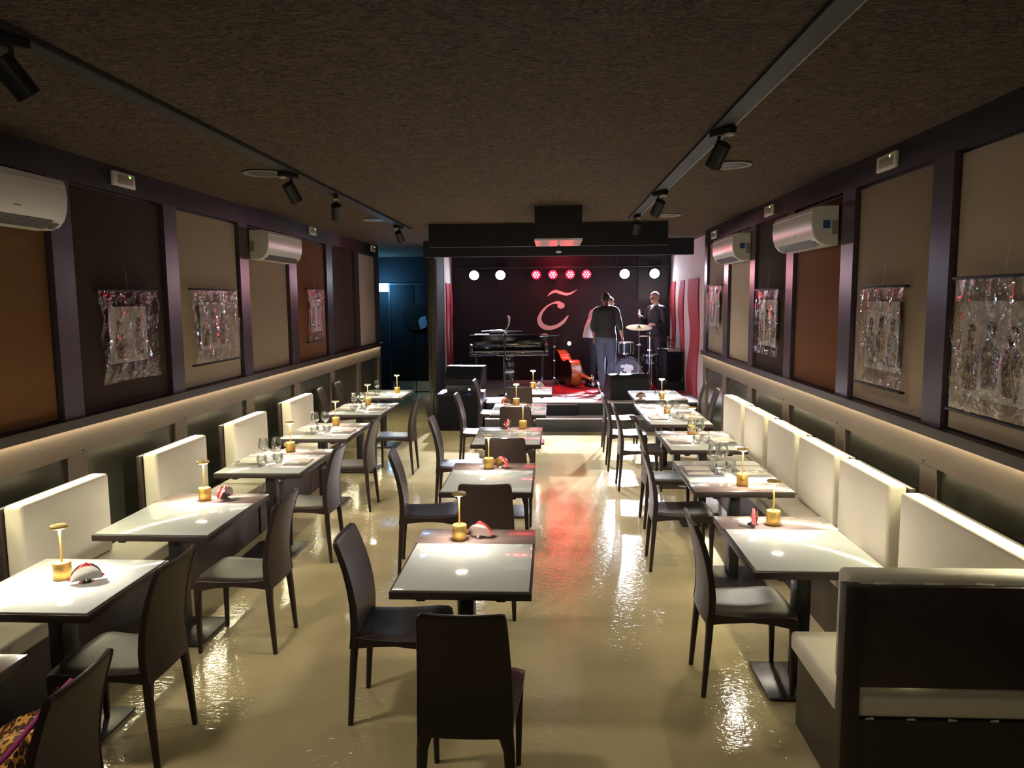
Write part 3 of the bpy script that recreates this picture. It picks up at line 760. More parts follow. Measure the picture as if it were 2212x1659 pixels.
# ------------------------------------------------------------------ air conditioners
def make_ac(mirror):
    t = thing('air_conditioner', 'x', 'air conditioner')
    # local: wall plane x=0, front towards +x, length along y
    L_ = .535
    sec = [(0,.0),(.10,.0),(.150,.020),(.185,.060),(.205,.120),(.212,.190),(.208,.262),(.195,.300),(.150,.312),(.0,.312)]
    g = G(); mtx = Matrix(((1,0,0,0),(0,0,1,-L_),(0,1,0,0),(0,0,0,1)))
    g.prism(sec, mtx, 2*L_); b = obj('housing', g, 'white_plastic', t, ang=25)
    md = b.modifiers.new('b','BEVEL'); md.width = .008; md.segments = 2; md.limit_method = 'ANGLE'; md.angle_limit = math.radians(60)
    g = G(); g.prism([(.203,.268),(.2125,.268),(.2115,.262),(.203,.262)], Matrix(((1,0,0,0),(0,0,1,-L_+.01),(0,1,0,0),(0,0,0,1))), 2*L_-.02); obj('panel_groove', g, 'grey_plastic', t, smooth=False)
    g = G(); g.prism([(.118,.0045),(.160,.026),(.182,.052),(.1835,.050),(.162,.022),(.120,.0005)], Matrix(((1,0,0,0),(0,0,1,-L_+.09),(0,1,0,0),(0,0,0,1))), 2*L_-.20); vt = obj('outlet_vent', g, 'darkgrey', t, smooth=False)
    g = G()
    for k in range(9): g.box((.152,-L_+.16+k*.105,.0195),(.05,.055,.0035),(0,-.62,0))
    obj('louvre', g, 'darkgrey', vt, smooth=False)
    g = G(); g.box((.2015,.10,.105),(.003,.055,.007),(0,.17,0)); obj('brand_mark', g, 'grey_plastic', t, smooth=False)
    for s_ in (-1,1):
        g = G(); g.box((.030,s_*(L_+.0012),.14),(.045,.002,.11)); obj('side_grip', g, 'grey_plastic', t, smooth=False)
    return t
def make_acr():
    t = make_ac(True)
    g = G(); g.box((.095,.5365,.165),(.055,.0015,.062)); obj('energy_label', g, 'bluesticker', t, smooth=False, )
    return t
AZ = 2.545
def acp(side, yc, label, z=AZ):
    if side == 'left': return place('ac', lambda: make_ac(False), (XL+.022, yc, z), 0, label, 'wall air conditioners')
    return place('acr', make_acr, (XR-.022, yc, z), PI, label, 'wall air conditioners')
acp('left', 4.03, 'white wall air conditioner cut off by the left edge, vent open', 2.55)
acp('left', 8.39, 'white wall air conditioner farther along the left wall', 2.55)
acp('right', 6.67, 'white wall air conditioner with blue label, nearer one on right wall', 2.51)
acp('right', 9.31, 'white wall air conditioner with blue label, farther one on right wall', 2.53)
# emergency light boxes
def make_em():
    t = thing('emergency_light', 'x', 'emergency light')
    g = G(); g.bb(0,.022,-.145,.145,-.052,.052,.004); obj('frame', g, 'white_plastic', t)
    g = G(); g.bb(.0225,.027,-.09,.11,-.034,.030,.002); obj('diffuser', g, 'grey_plastic', t)
    g = G(); g.ell((.028,.07,.028),(.002,.006,.006),8); obj('indicator', g, 'greenled', t)
    return t
for i, (sd, y, z, lb) in enumerate([('left',5.54,3.01,'nearest on left wall, above dark brown panel'),('left',9.97,3.035,'above the rust panel on left wall'),('left',13.35,3.03,'at far end of left wall'),
        ('right',5.29,3.0,'nearest on right wall, above tan panel'),('right',8.05,3.0,'between the two right air conditioners'),('right',10.72,2.98,'farthest on right wall')]):
    place('em', make_em, ((XL+.021) if sd == 'left' else (XR-.021), y, z), 0 if sd == 'left' else PI, 'white emergency light box, '+lb, 'emergency light boxes')

# ------------------------------------------------------------------ hanging posters in plastic film
def figure(g, cx, cz, s, seed, sgn):
    rnd = random.Random(seed)
    def ellp(x, z, rx, rz, n=16, rot=0): return [(x+math.cos(rot)*rx*math.cos(2*PI*k/n)-math.sin(rot)*rz*math.sin(2*PI*k/n), z+math.sin(rot)*rx*math.cos(2*PI*k/n)+math.cos(rot)*rz*math.sin(2*PI*k/n)) for k in range(n)]
    lay = [0]
    def add(poly, mi):
        lay[0] += 1
        g.mi = mi; x = .0012+.0004*lay[0]
        g.prism([(p[0], p[1]) for p in poly], Matrix(((0,0,1,x),(1,0,0,0),(0,1,0,0),(0,0,0,1))), .0003)
    add([(cx-.055*s,cz-.18*s),(cx+.06*s,cz-.18*s),(cx+.075*s,cz-.02*s),(cx+.04*s,cz+.03*s),(cx-.04*s,cz+.035*s),(cx-.07*s,cz-.03*s)], 1 if seed % 2 else 3)
    add(ellp(cx, cz+.075*s, .033*s, .040*s), 4)
    add(ellp(cx+.003*s, cz+.098*s, .037*s, .026*s), 2)
    add(ellp(cx-.004*s, cz+.048*s, .020*s, .014*s), 2)
    add([(cx-.065*s,cz-.01*s),(cx-.045*s,cz+.01*s),(cx+.02*s,cz-.07*s),(cx+.0*s,cz-.09*s)], 3)
    pts = [(cx-.002*s,cz+.045*s),(cx+.005*s,cz-.03*s),(cx+.01*s,cz-.10*s),(cx+.035*s,cz-.13*s),(cx+.055*s,cz-.09*s)]
    for a, b in zip(pts, pts[1:]):
        dx, dz = b[0]-a[0], b[1]-a[1]; l = math.hypot(dx, dz); nx, nz = -dz/l*.007*s, dx/l*.007*s
        add([(a[0]+nx,a[1]+nz),(a[0]-nx,a[1]-nz),(b[0]-nx*1.6,b[1]-nz*1.6),(b[0]+nx*1.6,b[1]+nz*1.6)], 5)
    for k in range(3):
        x, z = cx+rnd.uniform(-.07,.07)*s, cz+rnd.uniform(-.17,-.02)*s
        add(ellp(x, z, rnd.uniform(.008,.02)*s, rnd.uniform(.02,.05)*s, 10, rnd.uniform(-.5,.5)), rnd.choice([1,2,3,5]))
def ink(name, col):
    m, nt, out = newmat(name); b = pr(nt, Roughness=.7)
    tc = nt.nodes.new('ShaderNodeTexCoord'); n = nt.nodes.new('ShaderNodeTexNoise'); n.inputs['Scale'].default_value = 26; n.inputs['Detail'].default_value = 8; n.inputs['Distortion'].default_value = 1.5
    nt.links.new(tc.outputs['Object'], n.inputs['Vector'])
    cr = nt.nodes.new('ShaderNodeValToRGB'); e = cr.color_ramp.elements
    e[0].position = .38; e[0].color = (*[c*.55 for c in col], 1); e[1].position = .66; e[1].color = (.56,.53,.49,1)
    a = e.new(.5); a.color = (*col, 1)
    nt.links.new(n.outputs[0], cr.inputs[0]); nt.links.new(cr.outputs[0], b.inputs['Base Color']); nt.links.new(b.outputs[0], out.inputs[0]); return m
M['ink_brown'] = ink('ink_brown', (.26,.17,.12)); M['ink_dark'] = ink('ink_dark', (.07,.05,.05)); M['ink_grey'] = ink('ink_grey', (.22,.22,.25))
M['ink_skin'] = ink('ink_skin', (.28,.17,.11)); M['ink_gold'] = ink('ink_gold', (.46,.33,.10))
def poster(side, y0, y1, z0, z1, py0, py1, pz0, pz1, label, rods, nfig, seed):
    sgn = -1 if side == 'left' else 1
    X = XL if side == 'left' else XR
    t = thing('wrapped_poster', label, 'poster', (X-sgn*.024, (y0+y1)/2, z0), 0 if side == 'left' else PI, 'posters hung in clear film')
    flip = 1 if side == 'left' else -1
    yc = (y0+y1)/2
    def ly(y): return (y-yc)*flip
    W = (y1-y0)/2; H = z1-z0
    # crinkled film bag (front sheet)
    g = G(); nx, nz = 44, 40; vs = []
    for i in range(nx+1):
        for j in range(nz+1):
            u, v = i/nx*2-1, j/nz
            edge = min(1, (1-abs(u))*6+.15); te = .25+.75*min(1, min(v, 1-v)*6)
            q = mnoise.noise(Vector((u*5+seed*3, v*3, seed)))*.028 + abs(mnoise.noise(Vector((u*9+seed, v*2.2, 4.+seed))))*.040 + mnoise.noise(Vector((u*17, v*15, seed*1.7)))*.006
            top = .006*math.sin(u*22+seed)*(1 if v > .97 else 0)
            vs.append((.020+q*te, u*(W-.006-.010*math.sin(v*PI)+.004*math.sin(v*20+seed)), v*H+top-.012*(1-v)*abs(u)**2))
    m = nz+1; fs = [(i*m+j, (i+1)*m+j, (i+1)*m+j+1, i*m+j+1) for i in range(nx) for j in range(nz)]
    g.quadmesh(vs, fs); fl = obj('plastic_film', g, 'film', t, ang=180); fl['label'] = 'crinkled clear plastic sleeve'
    g = G(); a, b = sorted((ly(py0), ly(py1)))
    g.bb(-.001,.001,a,b,pz0-z0,pz1-z0)
    w = (b-a)
    for k in range(nfig):
        figure(g, a+w*(k+.5)/nfig, (pz0+pz1)/2-z0-.01+.02*(k % 2), .95*(pz1-pz0)/.42, seed+k, sgn)
    pp = obj('print', g, ['paper','ink_brown','ink_dark','ink_grey','ink_skin','ink_gold'], t, smooth=False); pp['label'] = 'watercolour sketch of musicians on pale paper'
    g = G(); g.bb(.006,.0075,-.025+.02,.035+.02,.035,.050); obj('caption_label', g, 'paper', t, smooth=False)
    for z in ((H,0) if rods == 2 else (H,)):
        g = G(); g.bb(-.004,.030,-W-.008,W+.008,z-.008,z+.008,.003); obj('hanging_rod', g, 'black', t)
    g = G(); g.tube([(.010,0,H+.009),(.0,0,H+.16)], .0011, 6); obj('hanging_cord', g, 'white_plastic', t)
    return t
poster('left', 5.10, 5.90, 1.53, 2.195, 5.25, 5.75, 1.66, 2.075, 'clear-wrapped poster on dark brown panel, nearest on the left wall', 1, 2, 3)
poster('left', 6.475, 7.455, 1.54, 2.22, 6.66, 7.18, 1.67, 2.10, 'clear-wrapped poster with black rods on beige panel, left wall', 2, 3, 5)
poster('left', 9.60, 10.32, 1.57, 2.265, 9.80, 10.22, 1.70, 2.13, 'clear-wrapped poster on the rust panel of the left wall', 2, 2, 9)
poster('right', 3.42, 4.335, 1.47, 2.20, 3.52, 4.26, 1.56, 2.075, 'large clear-wrapped musicians poster cut off by the right edge', 2, 4, 11)
poster('right', 4.91, 5.63, 1.485, 2.17, 5.02, 5.53, 1.60, 2.07, 'clear-wrapped poster on tan panel, second from camera on right wall', 2, 3, 14)
poster('right', 7.56, 8.46, 1.51, 2.19, 7.72, 8.34, 1.60, 2.08, 'clear-wrapped poster on dark brown panel of the right wall', 1, 3, 17)
poster('right', 10.15, 11.10, 1.62, 2.28, 10.33, 10.92, 1.72, 2.17, 'clear-wrapped poster farthest along right wall, glowing with stage light', 1, 3, 21)

# ------------------------------------------------------------------ ceiling tracks and spots
for X, y0, y1, lb in ((-2.0,-1.0,10.4,'black ceiling light track running along the left side'), (.985,-1.0,9.4,'black ceiling light track running along the right side')):
    t = thing('light_track', lb, 'light track', (X, 0, ZC), 0, 'ceiling light tracks')
    g = G(); g.bb(-.05,.05,y0,y1,-.022,-.001); obj('track_rail', g, 'black', t, smooth=False)
    g = G(); g.bb(.050,.055,y0,y1,-.024,-.001); g.bb(.060,.063,y0,y1,-.020,-.001); obj('conductor_edge', g, 'grey_plastic' if X > 0 else 'black', t, smooth=False)
def make_spot():
    t = thing('track_spotlight', 'x', 'spotlight')
    g = G(); g.bb(-.022,.022,-.09,.09,-.062,-.024,.004); obj('adapter', g, 'black', t)
    g = G(); g.bb(-.018,.018,-.085,-.035,-.078,-.0625,.003); obj('clip', g, 'white_plastic', t)
    g = G(); g.tube([(0,.03,-.0625),(0,.03,-.125)], .010, 12); obj('stem', g, 'black', t)
    ax = Vector((0,.62,-.78)).normalized(); c = Vector((0,.03,-.165))
    g = G(); g.tube([c-ax*.070, c-ax*.066, c+ax*.072], [.040,.046,.046], 28); g.tube([c+ax*.0725, c+ax*.0785],[.047,.047],28); hd = obj('lamp_head', g, 'blackmetal', t)
    g = G(); g.tube([c+ax*.079, c+ax*.0795], [.036,.036], 24); obj('lens', g, 'darkgrey', hd)
    return t
for x, y, r, lb in ((-2.0,5.72,-25,'left track, first of three near wall units'),(-2.0,6.98,15,'left track, middle one pointing back'),(-2.0,9.80,-20,'left track, farthest one'),
                    (-2.0,2.74,-35,'left track, cut off by the left edge'),(.985,4.52,30,'right track, nearest and largest in view'),(.985,7.05,30,'right track, middle one'),(.985,8.95,10,'right track, farthest one')):
    place('spot', make_spot, (x, y, ZC), math.radians(r), 'black cylindrical track spotlight, '+lb, 'track spotlights')
def make_grille():
    t = thing('ceiling_speaker', 'x', 'ceiling speaker')
    g = G(); g.lathe([(.150,-.001),(.158,-.008),(.150,-.012),(.135,-.010),(.130,-.001)], n=40, cap=False); obj('trim_ring', g, 'grey_plastic', t)
    g = G(); g.lathe([(.128,-.002),(.10,-.006),(.0001,-.008)], n=32); obj('grille', g, 'darkgrey', t)
    return t
for x, y, lb in ((-2.24,5.85,'left of the left track, nearer'),(-2.17,9.27,'left of the left track, farther'),(1.335,5.85,'right of the right track, nearer'),(1.384,9.22,'right of the right track, farther')):
    place('grille', make_grille, (x, y, ZC-.001), 0, 'round recessed ceiling fitting with pale ring, '+lb, 'round ceiling fittings')
# hanging boxes and beams
t = thing('projector_box', 'dark box hung from the ceiling with pale underside, above centre', 'projector box', (.065, 8.62, ZC))
g = G(); g.bb(-.255,.255,-.44,.44,-.345,-.001); obj('casing', g, 'stage_wall', t, smooth=False)
g = G(); g.bb(-.258,.258,-.445,.445,-.366,-.3455); obj('underside_panel', g, 'screenwhite', t, smooth=False)
t2 = thing('hanging_sensor', 'small round white sensor hanging below the projector box', 'sensor', (.075, 8.95, ZC-.366))
g = G(); g.tube([(0,0,-.001),(0,0,-.06)], .014, 10); obj('stem', g, 'black', t2)
g = G(); g.ell((0,0,-.075),(.035,.035,.014),16); obj('sensor_head', g, 'white_plastic', t2)
g = G(); g.bb(-1.63,1.50,9.95,10.05,2.80,3.099); o = obj('ceiling_bulkhead', g, 'bluewall', smooth=False); tag(o, 'wide dark bulkhead board hanging from the ceiling before the stage', 'bulkhead')
g = G(); g.bb(-2.08,2.24,12.15,12.30,2.80,3.06); o = obj('stage_beam', g, 'bluewall', smooth=False); tag(o, 'dark beam spanning the stage front just below the ceiling', 'beam')
g = G(); g.bb(2.10,2.112,12.144,12.149,2.87,2.91,.001)
o.location.z = .0
t = thing('lighting_bar', 'thin black bar carrying the stage lights before the back wall', 'lighting bar', (0,15.42,2.76))
g = G(); g.tube([(-2.0,0,0),(2.35,0,0)], .02, 12); obj('bar', g, 'blackmetal', t)
g = G()
for x in (-1.9,-.9,.18,1.3,2.2): g.tube([(x,0,.018),(x,0,.338)], .008, 8)
obj('drop_rod', g, 'blackmetal', t)
def make_par(lens, hot):
    t = thing('stage_light', 'x', 'stage light')
    g = G(); g.tube([(-.115,0,0),(-.115,0,-.06),(-.115,0,-.12)], .006, 8); g.tube([(.115,0,0),(.115,0,-.12)], .006, 8); g.bb(-.12,.12,-.012,.012,-.006,.004); obj('yoke', g, 'blackmetal', t)
    ax = Vector((0,-.95,-.31)).normalized(); c = Vector((0,0,-.12))
    g = G(); g.tube([c-ax*.09, c-ax*.08, c+ax*.02], [.05,.085,.10], 28); g.tube([c+ax*.0205, c+ax*.028], [.104,.104], 28); b = obj('lamp_can', g, 'blackmetal', t)
    g = G(); g.tube([c+ax*.0285, c+ax*.032], [.094,.094] if lens == 'parwhite' else [.088,.088], 28); obj('lens', g, lens, b)
    if hot:
        g = G(); u = ax.cross(Vector((1,0,0))).normalized()
        for k in range(7):
            a = 2*PI*k/6; d = Vector((0,0,0)) if k == 6 else (Vector((1,0,0))*math.cos(a)+u*math.sin(a))*.052
            g.tube([c+ax*.0325+d, c+ax*.0335+d], .016, 10)
        obj('led_dot', g, 'pardot', b)
    return t
lights = []
for x, lb in ((-1.60,'left end of the stage lights'),(-1.06,'second from left of the stage lights')):
    lights.append((x, place('parw', lambda: make_par('parwhite', False), (x,15.42,2.7375), 0, 'blue-white round stage light, '+lb, 'white stage lights'), 'w'))
for x, lb in ((-.33,'leftmost of the four red'),(0.01,'second from left of the four red'),(.36,'third from left of the four red'),(.69,'rightmost of the four red')):
    lights.append((x, place('parr', lambda: make_par('parred', True), (x,15.42,2.7375), 0, 'red LED stage light, '+lb, 'red stage lights'), 'r'))
for x, lb in ((1.46,'above the drums, left of the pair'),(2.06,'rightmost of all stage lights')):
    lights.append((x, place('parw', None, (x,15.42,2.7375), 0, 'blue-white round stage light, '+lb, 'white stage lights'), 'w'))
# acoustic panel on right part of the back wall
g = G(); g.bb(1.75,2.36,15.555,15.598,2.06,3.05); o = obj('hung_panel', g, 'black', smooth=False); tag(o, 'black square panel hung on stage wall behind the man in glasses', 'panel')
# exit sign
t = thing('exit_sign', 'glowing blue-white emergency exit sign beside the double door', 'exit sign', (-3.86,17.14,2.41))
g = G(); g.bb(-.15,.15,-.05,-.001,-.10,.10,.004); obj('sign_case', g, 'white_plastic', t)
g = G(); g.bb(-.14,.14,-.056,-.051,-.09,.09); obj('lit_panel', g, 'exitglow', t, smooth=False)

# ------------------------------------------------------------------ stage gear
def wedge(t, w, d, h, parts=True):
    # side profile in (y,z) with the slanted grille facing up-front (+y side slopes)
    prof = [(-d/2,.0),(d/2,.0),(d/2,h*.30),(d*.10,h),(-d*.42,h),(-d/2,h*.82)]
    mtx = Matrix(((0,0,1,-w/2),(1,0,0,0),(0,1,0,0),(0,0,0,1)))
    g = G(); g.prism(prof, mtx, w); b = obj('cabinet', g, 'speakertop', t, smooth=False)
    md = b.modifiers.new('b','BEVEL'); md.width = .008; md.segments = 2
    g = G(); n = Vector((0,h*.7,d*.4)).normalized(); mid = Vector((0,(d/2+d*.10)/2,(h*.30+h)/2))+n*.004
    g.box(mid, (w*.90, math.hypot(d*.4,h*.7)*.88, .006), (-math.atan2(h*.7,d*.4),0,0)); obj('grille', g, 'speaker', t, smooth=False)
    for s_ in (-1,1):
        g = G(); g.box((s_*(w/2+.002),-.02,h*.55),(.004,.14,.05)); obj('handle', g, 'black', t, smooth=False)
Z0 = .4305
ZR0 = .4408
t = thing('stage_monitor', 'wide black floor monitor at the stage edge before the drums', 'speaker', (1.24,12.68,Z0), math.radians(10))
wedge(t, .66, .50, .42)
t = thing('subwoofer', 'big black subwoofer box on the floor left of the stage steps', 'speaker', (-1.50,12.22,0))
g = G(); g.bb(-.37,.37,-.32,.32,.012,.60,.006); g.bb(-.34,.34,-.29,.29,0,.0118); obj('cabinet', g, 'speakertop', t)
g = G(); g.bb(-.345,.345,-.326,-.3205,.04,.575); gr = obj('grille', g, 'speaker', t, smooth=False)
g = G(); g.tube([(.05+.022*math.cos(a), -.328, .075+.012*math.sin(a)) for a in [2*PI*k/16 for k in range(17)]], .0025, 6); g.tube([(.038,-.328,.075),(.062,-.328,.075)], .003, 6); obj('badge', g, 'white_plastic', gr)
t = thing('power_amplifier', 'black amplifier with blue lit knob between subwoofer and monitor', 'amplifier', (-1.45,12.24,.6005))
g = G(); g.bb(-.27,.24,-.20,.20,0,.125,.004); obj('amplifier_case', g, 'blackmetal', t)
g = G(); g.ell((.095,-.203,.06),(.018,.004,.018),12); obj('blue_light', g, 'blueled', t)
g = G(); g.ell((-.05,-.203,.062),(.012,.005,.012),12); obj('knob', g, 'chrome', t)
t = thing('stage_monitor', 'black wedge speaker stacked on the amplifier, left of the stage', 'speaker', (-1.44,12.26,.726), math.radians(172))
wedge(t, .62, .42, .30)
t = thing('gathered_curtain', 'dark gathered curtain with bronze highlights shaped on its folds left of the subwoofer', 'curtain', (-2.0,12.42,.12))
g = G(); n = 48; vs = []; Hs = [(0,.075),(.03,.105),(.12,.125),(.26,.125),(.36,.105),(.38,.075),(.45,.065),(1.2,.075),(2.66,.085)]
for z, r in Hs:
    for k in range(n):
        a = 2*PI*k/n; rr = r*(1+.10*math.cos(12*a)); vs.append((rr*math.cos(a), rr*math.sin(a), z))
fs = [(i*n+k, i*n+(k+1) % n, (i+1)*n+(k+1) % n, (i+1)*n+k) for i in range(len(Hs)-1) for k in range(n)]
fs += [tuple(range(n))[::-1], tuple((len(Hs)-1)*n+k for k in range(n))]
g.quadmesh(vs, fs); obj('curtain_cloth', g, 'curtain', t, ang=80)
for a in (-1.9,-1.0):
    g = G(); g.tube([(.087*math.cos(a),.087*math.sin(a),.62),(.090*math.cos(a),.090*math.sin(a),1.55)], .012, 8); obj('fold_highlight', g, 'fold_gleam', t)  # thin bronze bars stand in for light catching the folds

# grand piano (keyboard towards the audience, seen from front)
t = thing('grand_piano', 'black grand piano on the left of the stage, lid raised slightly', 'piano', (-.80,13.72,Z0), math.radians(4)); t.scale = (1,1,1.08)
W_ = .73
out = [(-W_,0),(W_,0),(W_,.55),(.60,.80),(.42,.98),(.30,1.20),(.15,1.50),(-.15,1.66),(-.50,1.62),(-.70,1.40),(-W_,1.0)]
sm = spline([(*p, 0) for p in out[1:]+[out[0]]], 4)
outl = [(p.x, p.y) for p in sm]
g = G(); g.prism([(x*.995, y+.26) for x, y in outl], Matrix.Translation((0,0,.62)), .30); obj('piano_case', g, 'pianoblack', t, ang=30)
g = G(); g.bb(-W_,W_,.0,.27,.60,.66,.004); g.bb(-W_,-W_+.07,.0,.258,.661,.80,.01); g.bb(W_-.07,W_,.0,.258,.661,.80,.01); obj('keybed', g, 'pianoblack', t)
g = G()
for k in range(52): x = -W_+.09+k*(2*W_-.18)/52; g.bb(x+.0006, x+(2*W_-.18)/52-.0006, .02,.17,.6605,.682)
kb = obj('white_keys', g, 'ivory', t, smooth=False)
g = G()
for k in range(51):
    if k % 7 in (2,6): continue
    x = -W_+.09+(k+1)*(2*W_-.18)/52; g.bb(x-.005,x+.005,.07,.17,.6825,.693)
obj('black_keys', g, 'pianoblack', t, smooth=False)
g = G(); g.box((0,.215,.76),(2*W_-.15,.014,.17),(.12,0,0),.003); fb = obj('fallboard', g, 'pianoblack', t)
g = G(); pts = [(.02+.014*k, .198, .775+.010*math.sin(k*2.1)+.002*k) for k in range(11)]; g.tube([(p[0], p[1], p[2]) for p in spline(pts, 3)], .0022, 6); obj('maker_script', g, 'brass', fb)
g = G(); g.prism([(x*1.01, y*1.0) for x, y in outl], Matrix.Translation((0,.26,.925)), .018)
g2 = g; ld_ = obj('piano_lid', g2, 'pianoblack', t, ang=30)
g = G(); g.box((-.05,.42,.985),(.62,.01,.09),(-.9,0,0),.002); obj('music_desk', g, 'pianoblack', t)
for p in ((-.62,.22),(.62,.22),(-.1,1.55)):
    g = G(); g.tube([(*p,.619),(*p,.50),(*p,.12),(*p,.03)], [.05,.045,.030,.034], 16); g.lathe([(.02,0),(.028,.015),(.028,.03)], (p[0],p[1],0), 16); obj('leg', g, 'pianoblack', t)
g = G(); g.bb(-.10,.10,.30,.34,.14,.618,.004)
for k in (-.06,0,.06): g.bb(k-.012,k+.012,.20,.299,.150,.158)
obj('pedal_lyre', g, 'pianoblack', t)
o = G(); o.bb(-.13,.13,-.10,.10,0,.004); o = obj('sheet_paper', o, 'paper', smooth=False, loc=(-1.36,14.40,Z0+1.0195)); tag(o, 'white sheet of paper on the left of the piano lid', 'paper')
def stand_round(name, label, loc, h, boom=None):
    t = thing(name, label, 'microphone stand', loc)
    g = G(); g.lathe([(.125,0),(.125,.008),(.11,.014),(.012,.020)], n=28); obj('base', g, 'chrome', t)
    g = G(); g.tube([(0,0,.0205),(0,0,h)], .009, 10); obj('pole', g, 'blackmetal', t)
    return t
t = stand_round('microphone_stand', 'round-base microphone stand before the piano', (-.84,13.0,Z0), 1.10)
g = G(); g.tube([(0,0,1.101),(.03,0,1.16),(.07,.03,1.22)], [.010,.012,.010], 10); g.tube([(-.03,0,1.06),(.05,.02,1.12)], [.014,.014], 10); obj('clamp', g, 'chrome', t)
g = G(); g.tube([(-.05,.05,1.155),(-.30,.22,1.13),(-.42,.30,1.12)], .007, 8); g.tube([(.0,.0,1.13),(-.05,.05,1.155)], .007, 8); obj('boom_arm', g, 'blackmetal', t)
g = G(); g.tube([(.072,.032,1.225),(.082,.036,1.30),(.084,.038,1.345)], [.016,.020,.024], 14); g.ell((.085,.038,1.365),(.026,.026,.028),14); obj('microphone', g, 'chrome', t)
def tripod(name, label, cat, loc, h, spread=.26, m='blackmetal', rot=0.3, hub=.30):
    t = thing(name, label, cat, loc)
    g = G(); g.tube([(0,0,hub*.3),(0,0,h)], .008, 10); obj('pole', g, m, t)
    g = G(); g.tube([(0,0,hub-.03),(0,0,hub+.03)], .016, 12); obj('collar', g, m, t)
    for k in range(3):
        a = rot+2*PI*k/3; g = G(); g.tube([(.012*math.cos(a),.012*math.sin(a),hub),(spread*math.cos(a),spread*math.sin(a),.008)], .007, 8); g.ell((spread*math.cos(a),spread*math.sin(a),.010),(.012,.012,.010),8); obj('leg', g, m, t)
    return t
t = tripod('microphone_stand', 'black tripod microphone stand beside the double bass', 'microphone stand', (.03,13.02,Z0), .98, .22)
g = G(); g.tube([(0,0,.981),(.10,.12,1.05),(-.25,.30,1.02)], .006, 8); obj('boom_arm', g, 'blackmetal', t)
for z in (.32,.62,.86):
    g = G(); g.ell((0,-.012,z),(.020,.016,.016),10); obj('clamp_knob', g, 'chrome', t)
t = tripod('microphone_stand', 'short stand with small bright lamp behind the double bass', 'microphone stand', (.34,15.36,Z0), .76, .16)
g = G(); g.ell((0,-.02,.78),(.035,.03,.04),12); obj('lamp_bulb', g, 'smallled', t)
g = G(); g.tube([(.0,0,.74),(.10,0,.86),(.19,0,.74),(.20,0,.60)], .005, 8); obj('gooseneck', g, 'blackmetal', t)

# double bass lying on its side
t = thing('double_bass', 'varnished double bass lying on its side on the stage', 'double bass', (0,0,0))
half = [(0,.335),(.12,.333),(.26,.325),(.38,.285),(.47,.225),(.56,.195),(.66,.19),(.74,.215),(.83,.250),(.93,.250),(1.02,.205),(1.08,.12),(1.11,.045)]
hw = [(a, b if i else .20) for i, (a, b) in enumerate(half)]
outl = [(0,.10)]+[(a,b) for a, b in hw[1:]]+[(a,-b) for a, b in hw[1:]][::-1]+[(0,-.10)]
sp_ = [(p.x, p.y) for p in spline([(*q,0) for q in outl]+[(outl[0][0],outl[0][1],0)], 3)[:-1]]
# frame: body axis A (tail->neck), width up U, thickness direction N
tail = Vector((.10,15.12,Z0+.356)); A = Vector((.42,-1.22,-.115)).normalized(); U = Vector((0,0,1)); U = (U-A*U.dot(A)).normalized(); N = A.cross(U)
mtx = Matrix(((A.x,U.x,N.x,tail.x),(A.y,U.y,N.y,tail.y),(A.z,U.z,N.z,tail.z),(0,0,0,1)))
g = G(); g.prism([(x*.985,y*.97) for x, y in sp_], mtx @ Matrix.Translation((0,0,-.10)), .20); obj('ribs', g, 'basswood', t, ang=40)
for dz, th in ((-.108,.0075),(.1005,.0075)):
    g = G(); g.prism(sp_, mtx @ Matrix.Translation((0,0,dz)), th); obj('soundboard', g, 'basstop', t, ang=40)
def q(a, u, n): return mtx @ Vector((a,u,n))
g = G(); g.tube([q(1.10,0,-.07),q(1.35,0,-.085),q(1.60,0,-.09)], [(.035,.05),(.024,.026),(.022,.020)], 12); obj('neck', g, 'basswood', t)
g = G(); g.tube([q(.80,0,-.165),q(1.20,0,-.135),q(1.62,0,-.113)], [(.042,.010),(.034,.008),(.023,.006)], 12, up=tuple(U)); obj('fingerboard', g, 'pianoblack', t)
g = G(); g.tube([q(1.60,0,-.09),q(1.72,0,-.075),q(1.80,0,-.055),q(1.83,0,-.085),q(1.80,0,-.10)], [.026,.022,.024,.022,.014], 12); sc = obj('scroll', g, 'basstop', t)
for k, (a, s_) in enumerate(((1.645,1),(1.68,-1),(1.715,1),(1.75,-1))):
    g = G(); g.tube([q(a,0,-.08),q(a,s_*.075,-.08)], .005, 8); g.ell(q(a,s_*.085,-.08),(.014,.012,.014),10); obj('tuning_peg', g, 'chrome', sc)
g = G()
for k in range(4): u = -.021+.014*k; g.tube([q(.18,u*.8,-.16),q(.42,u*1.6,-.205),q(1.62,u*.6,-.122)], .0016, 5)
obj('string', g, 'chrome', t)
g = G(); g.box(q(.42,0,-.155),(.014,.10,.10),(0,0,A.to_track_quat('X','Z').to_euler().z)); obj('bridge', g, 'paper', t, smooth=False)

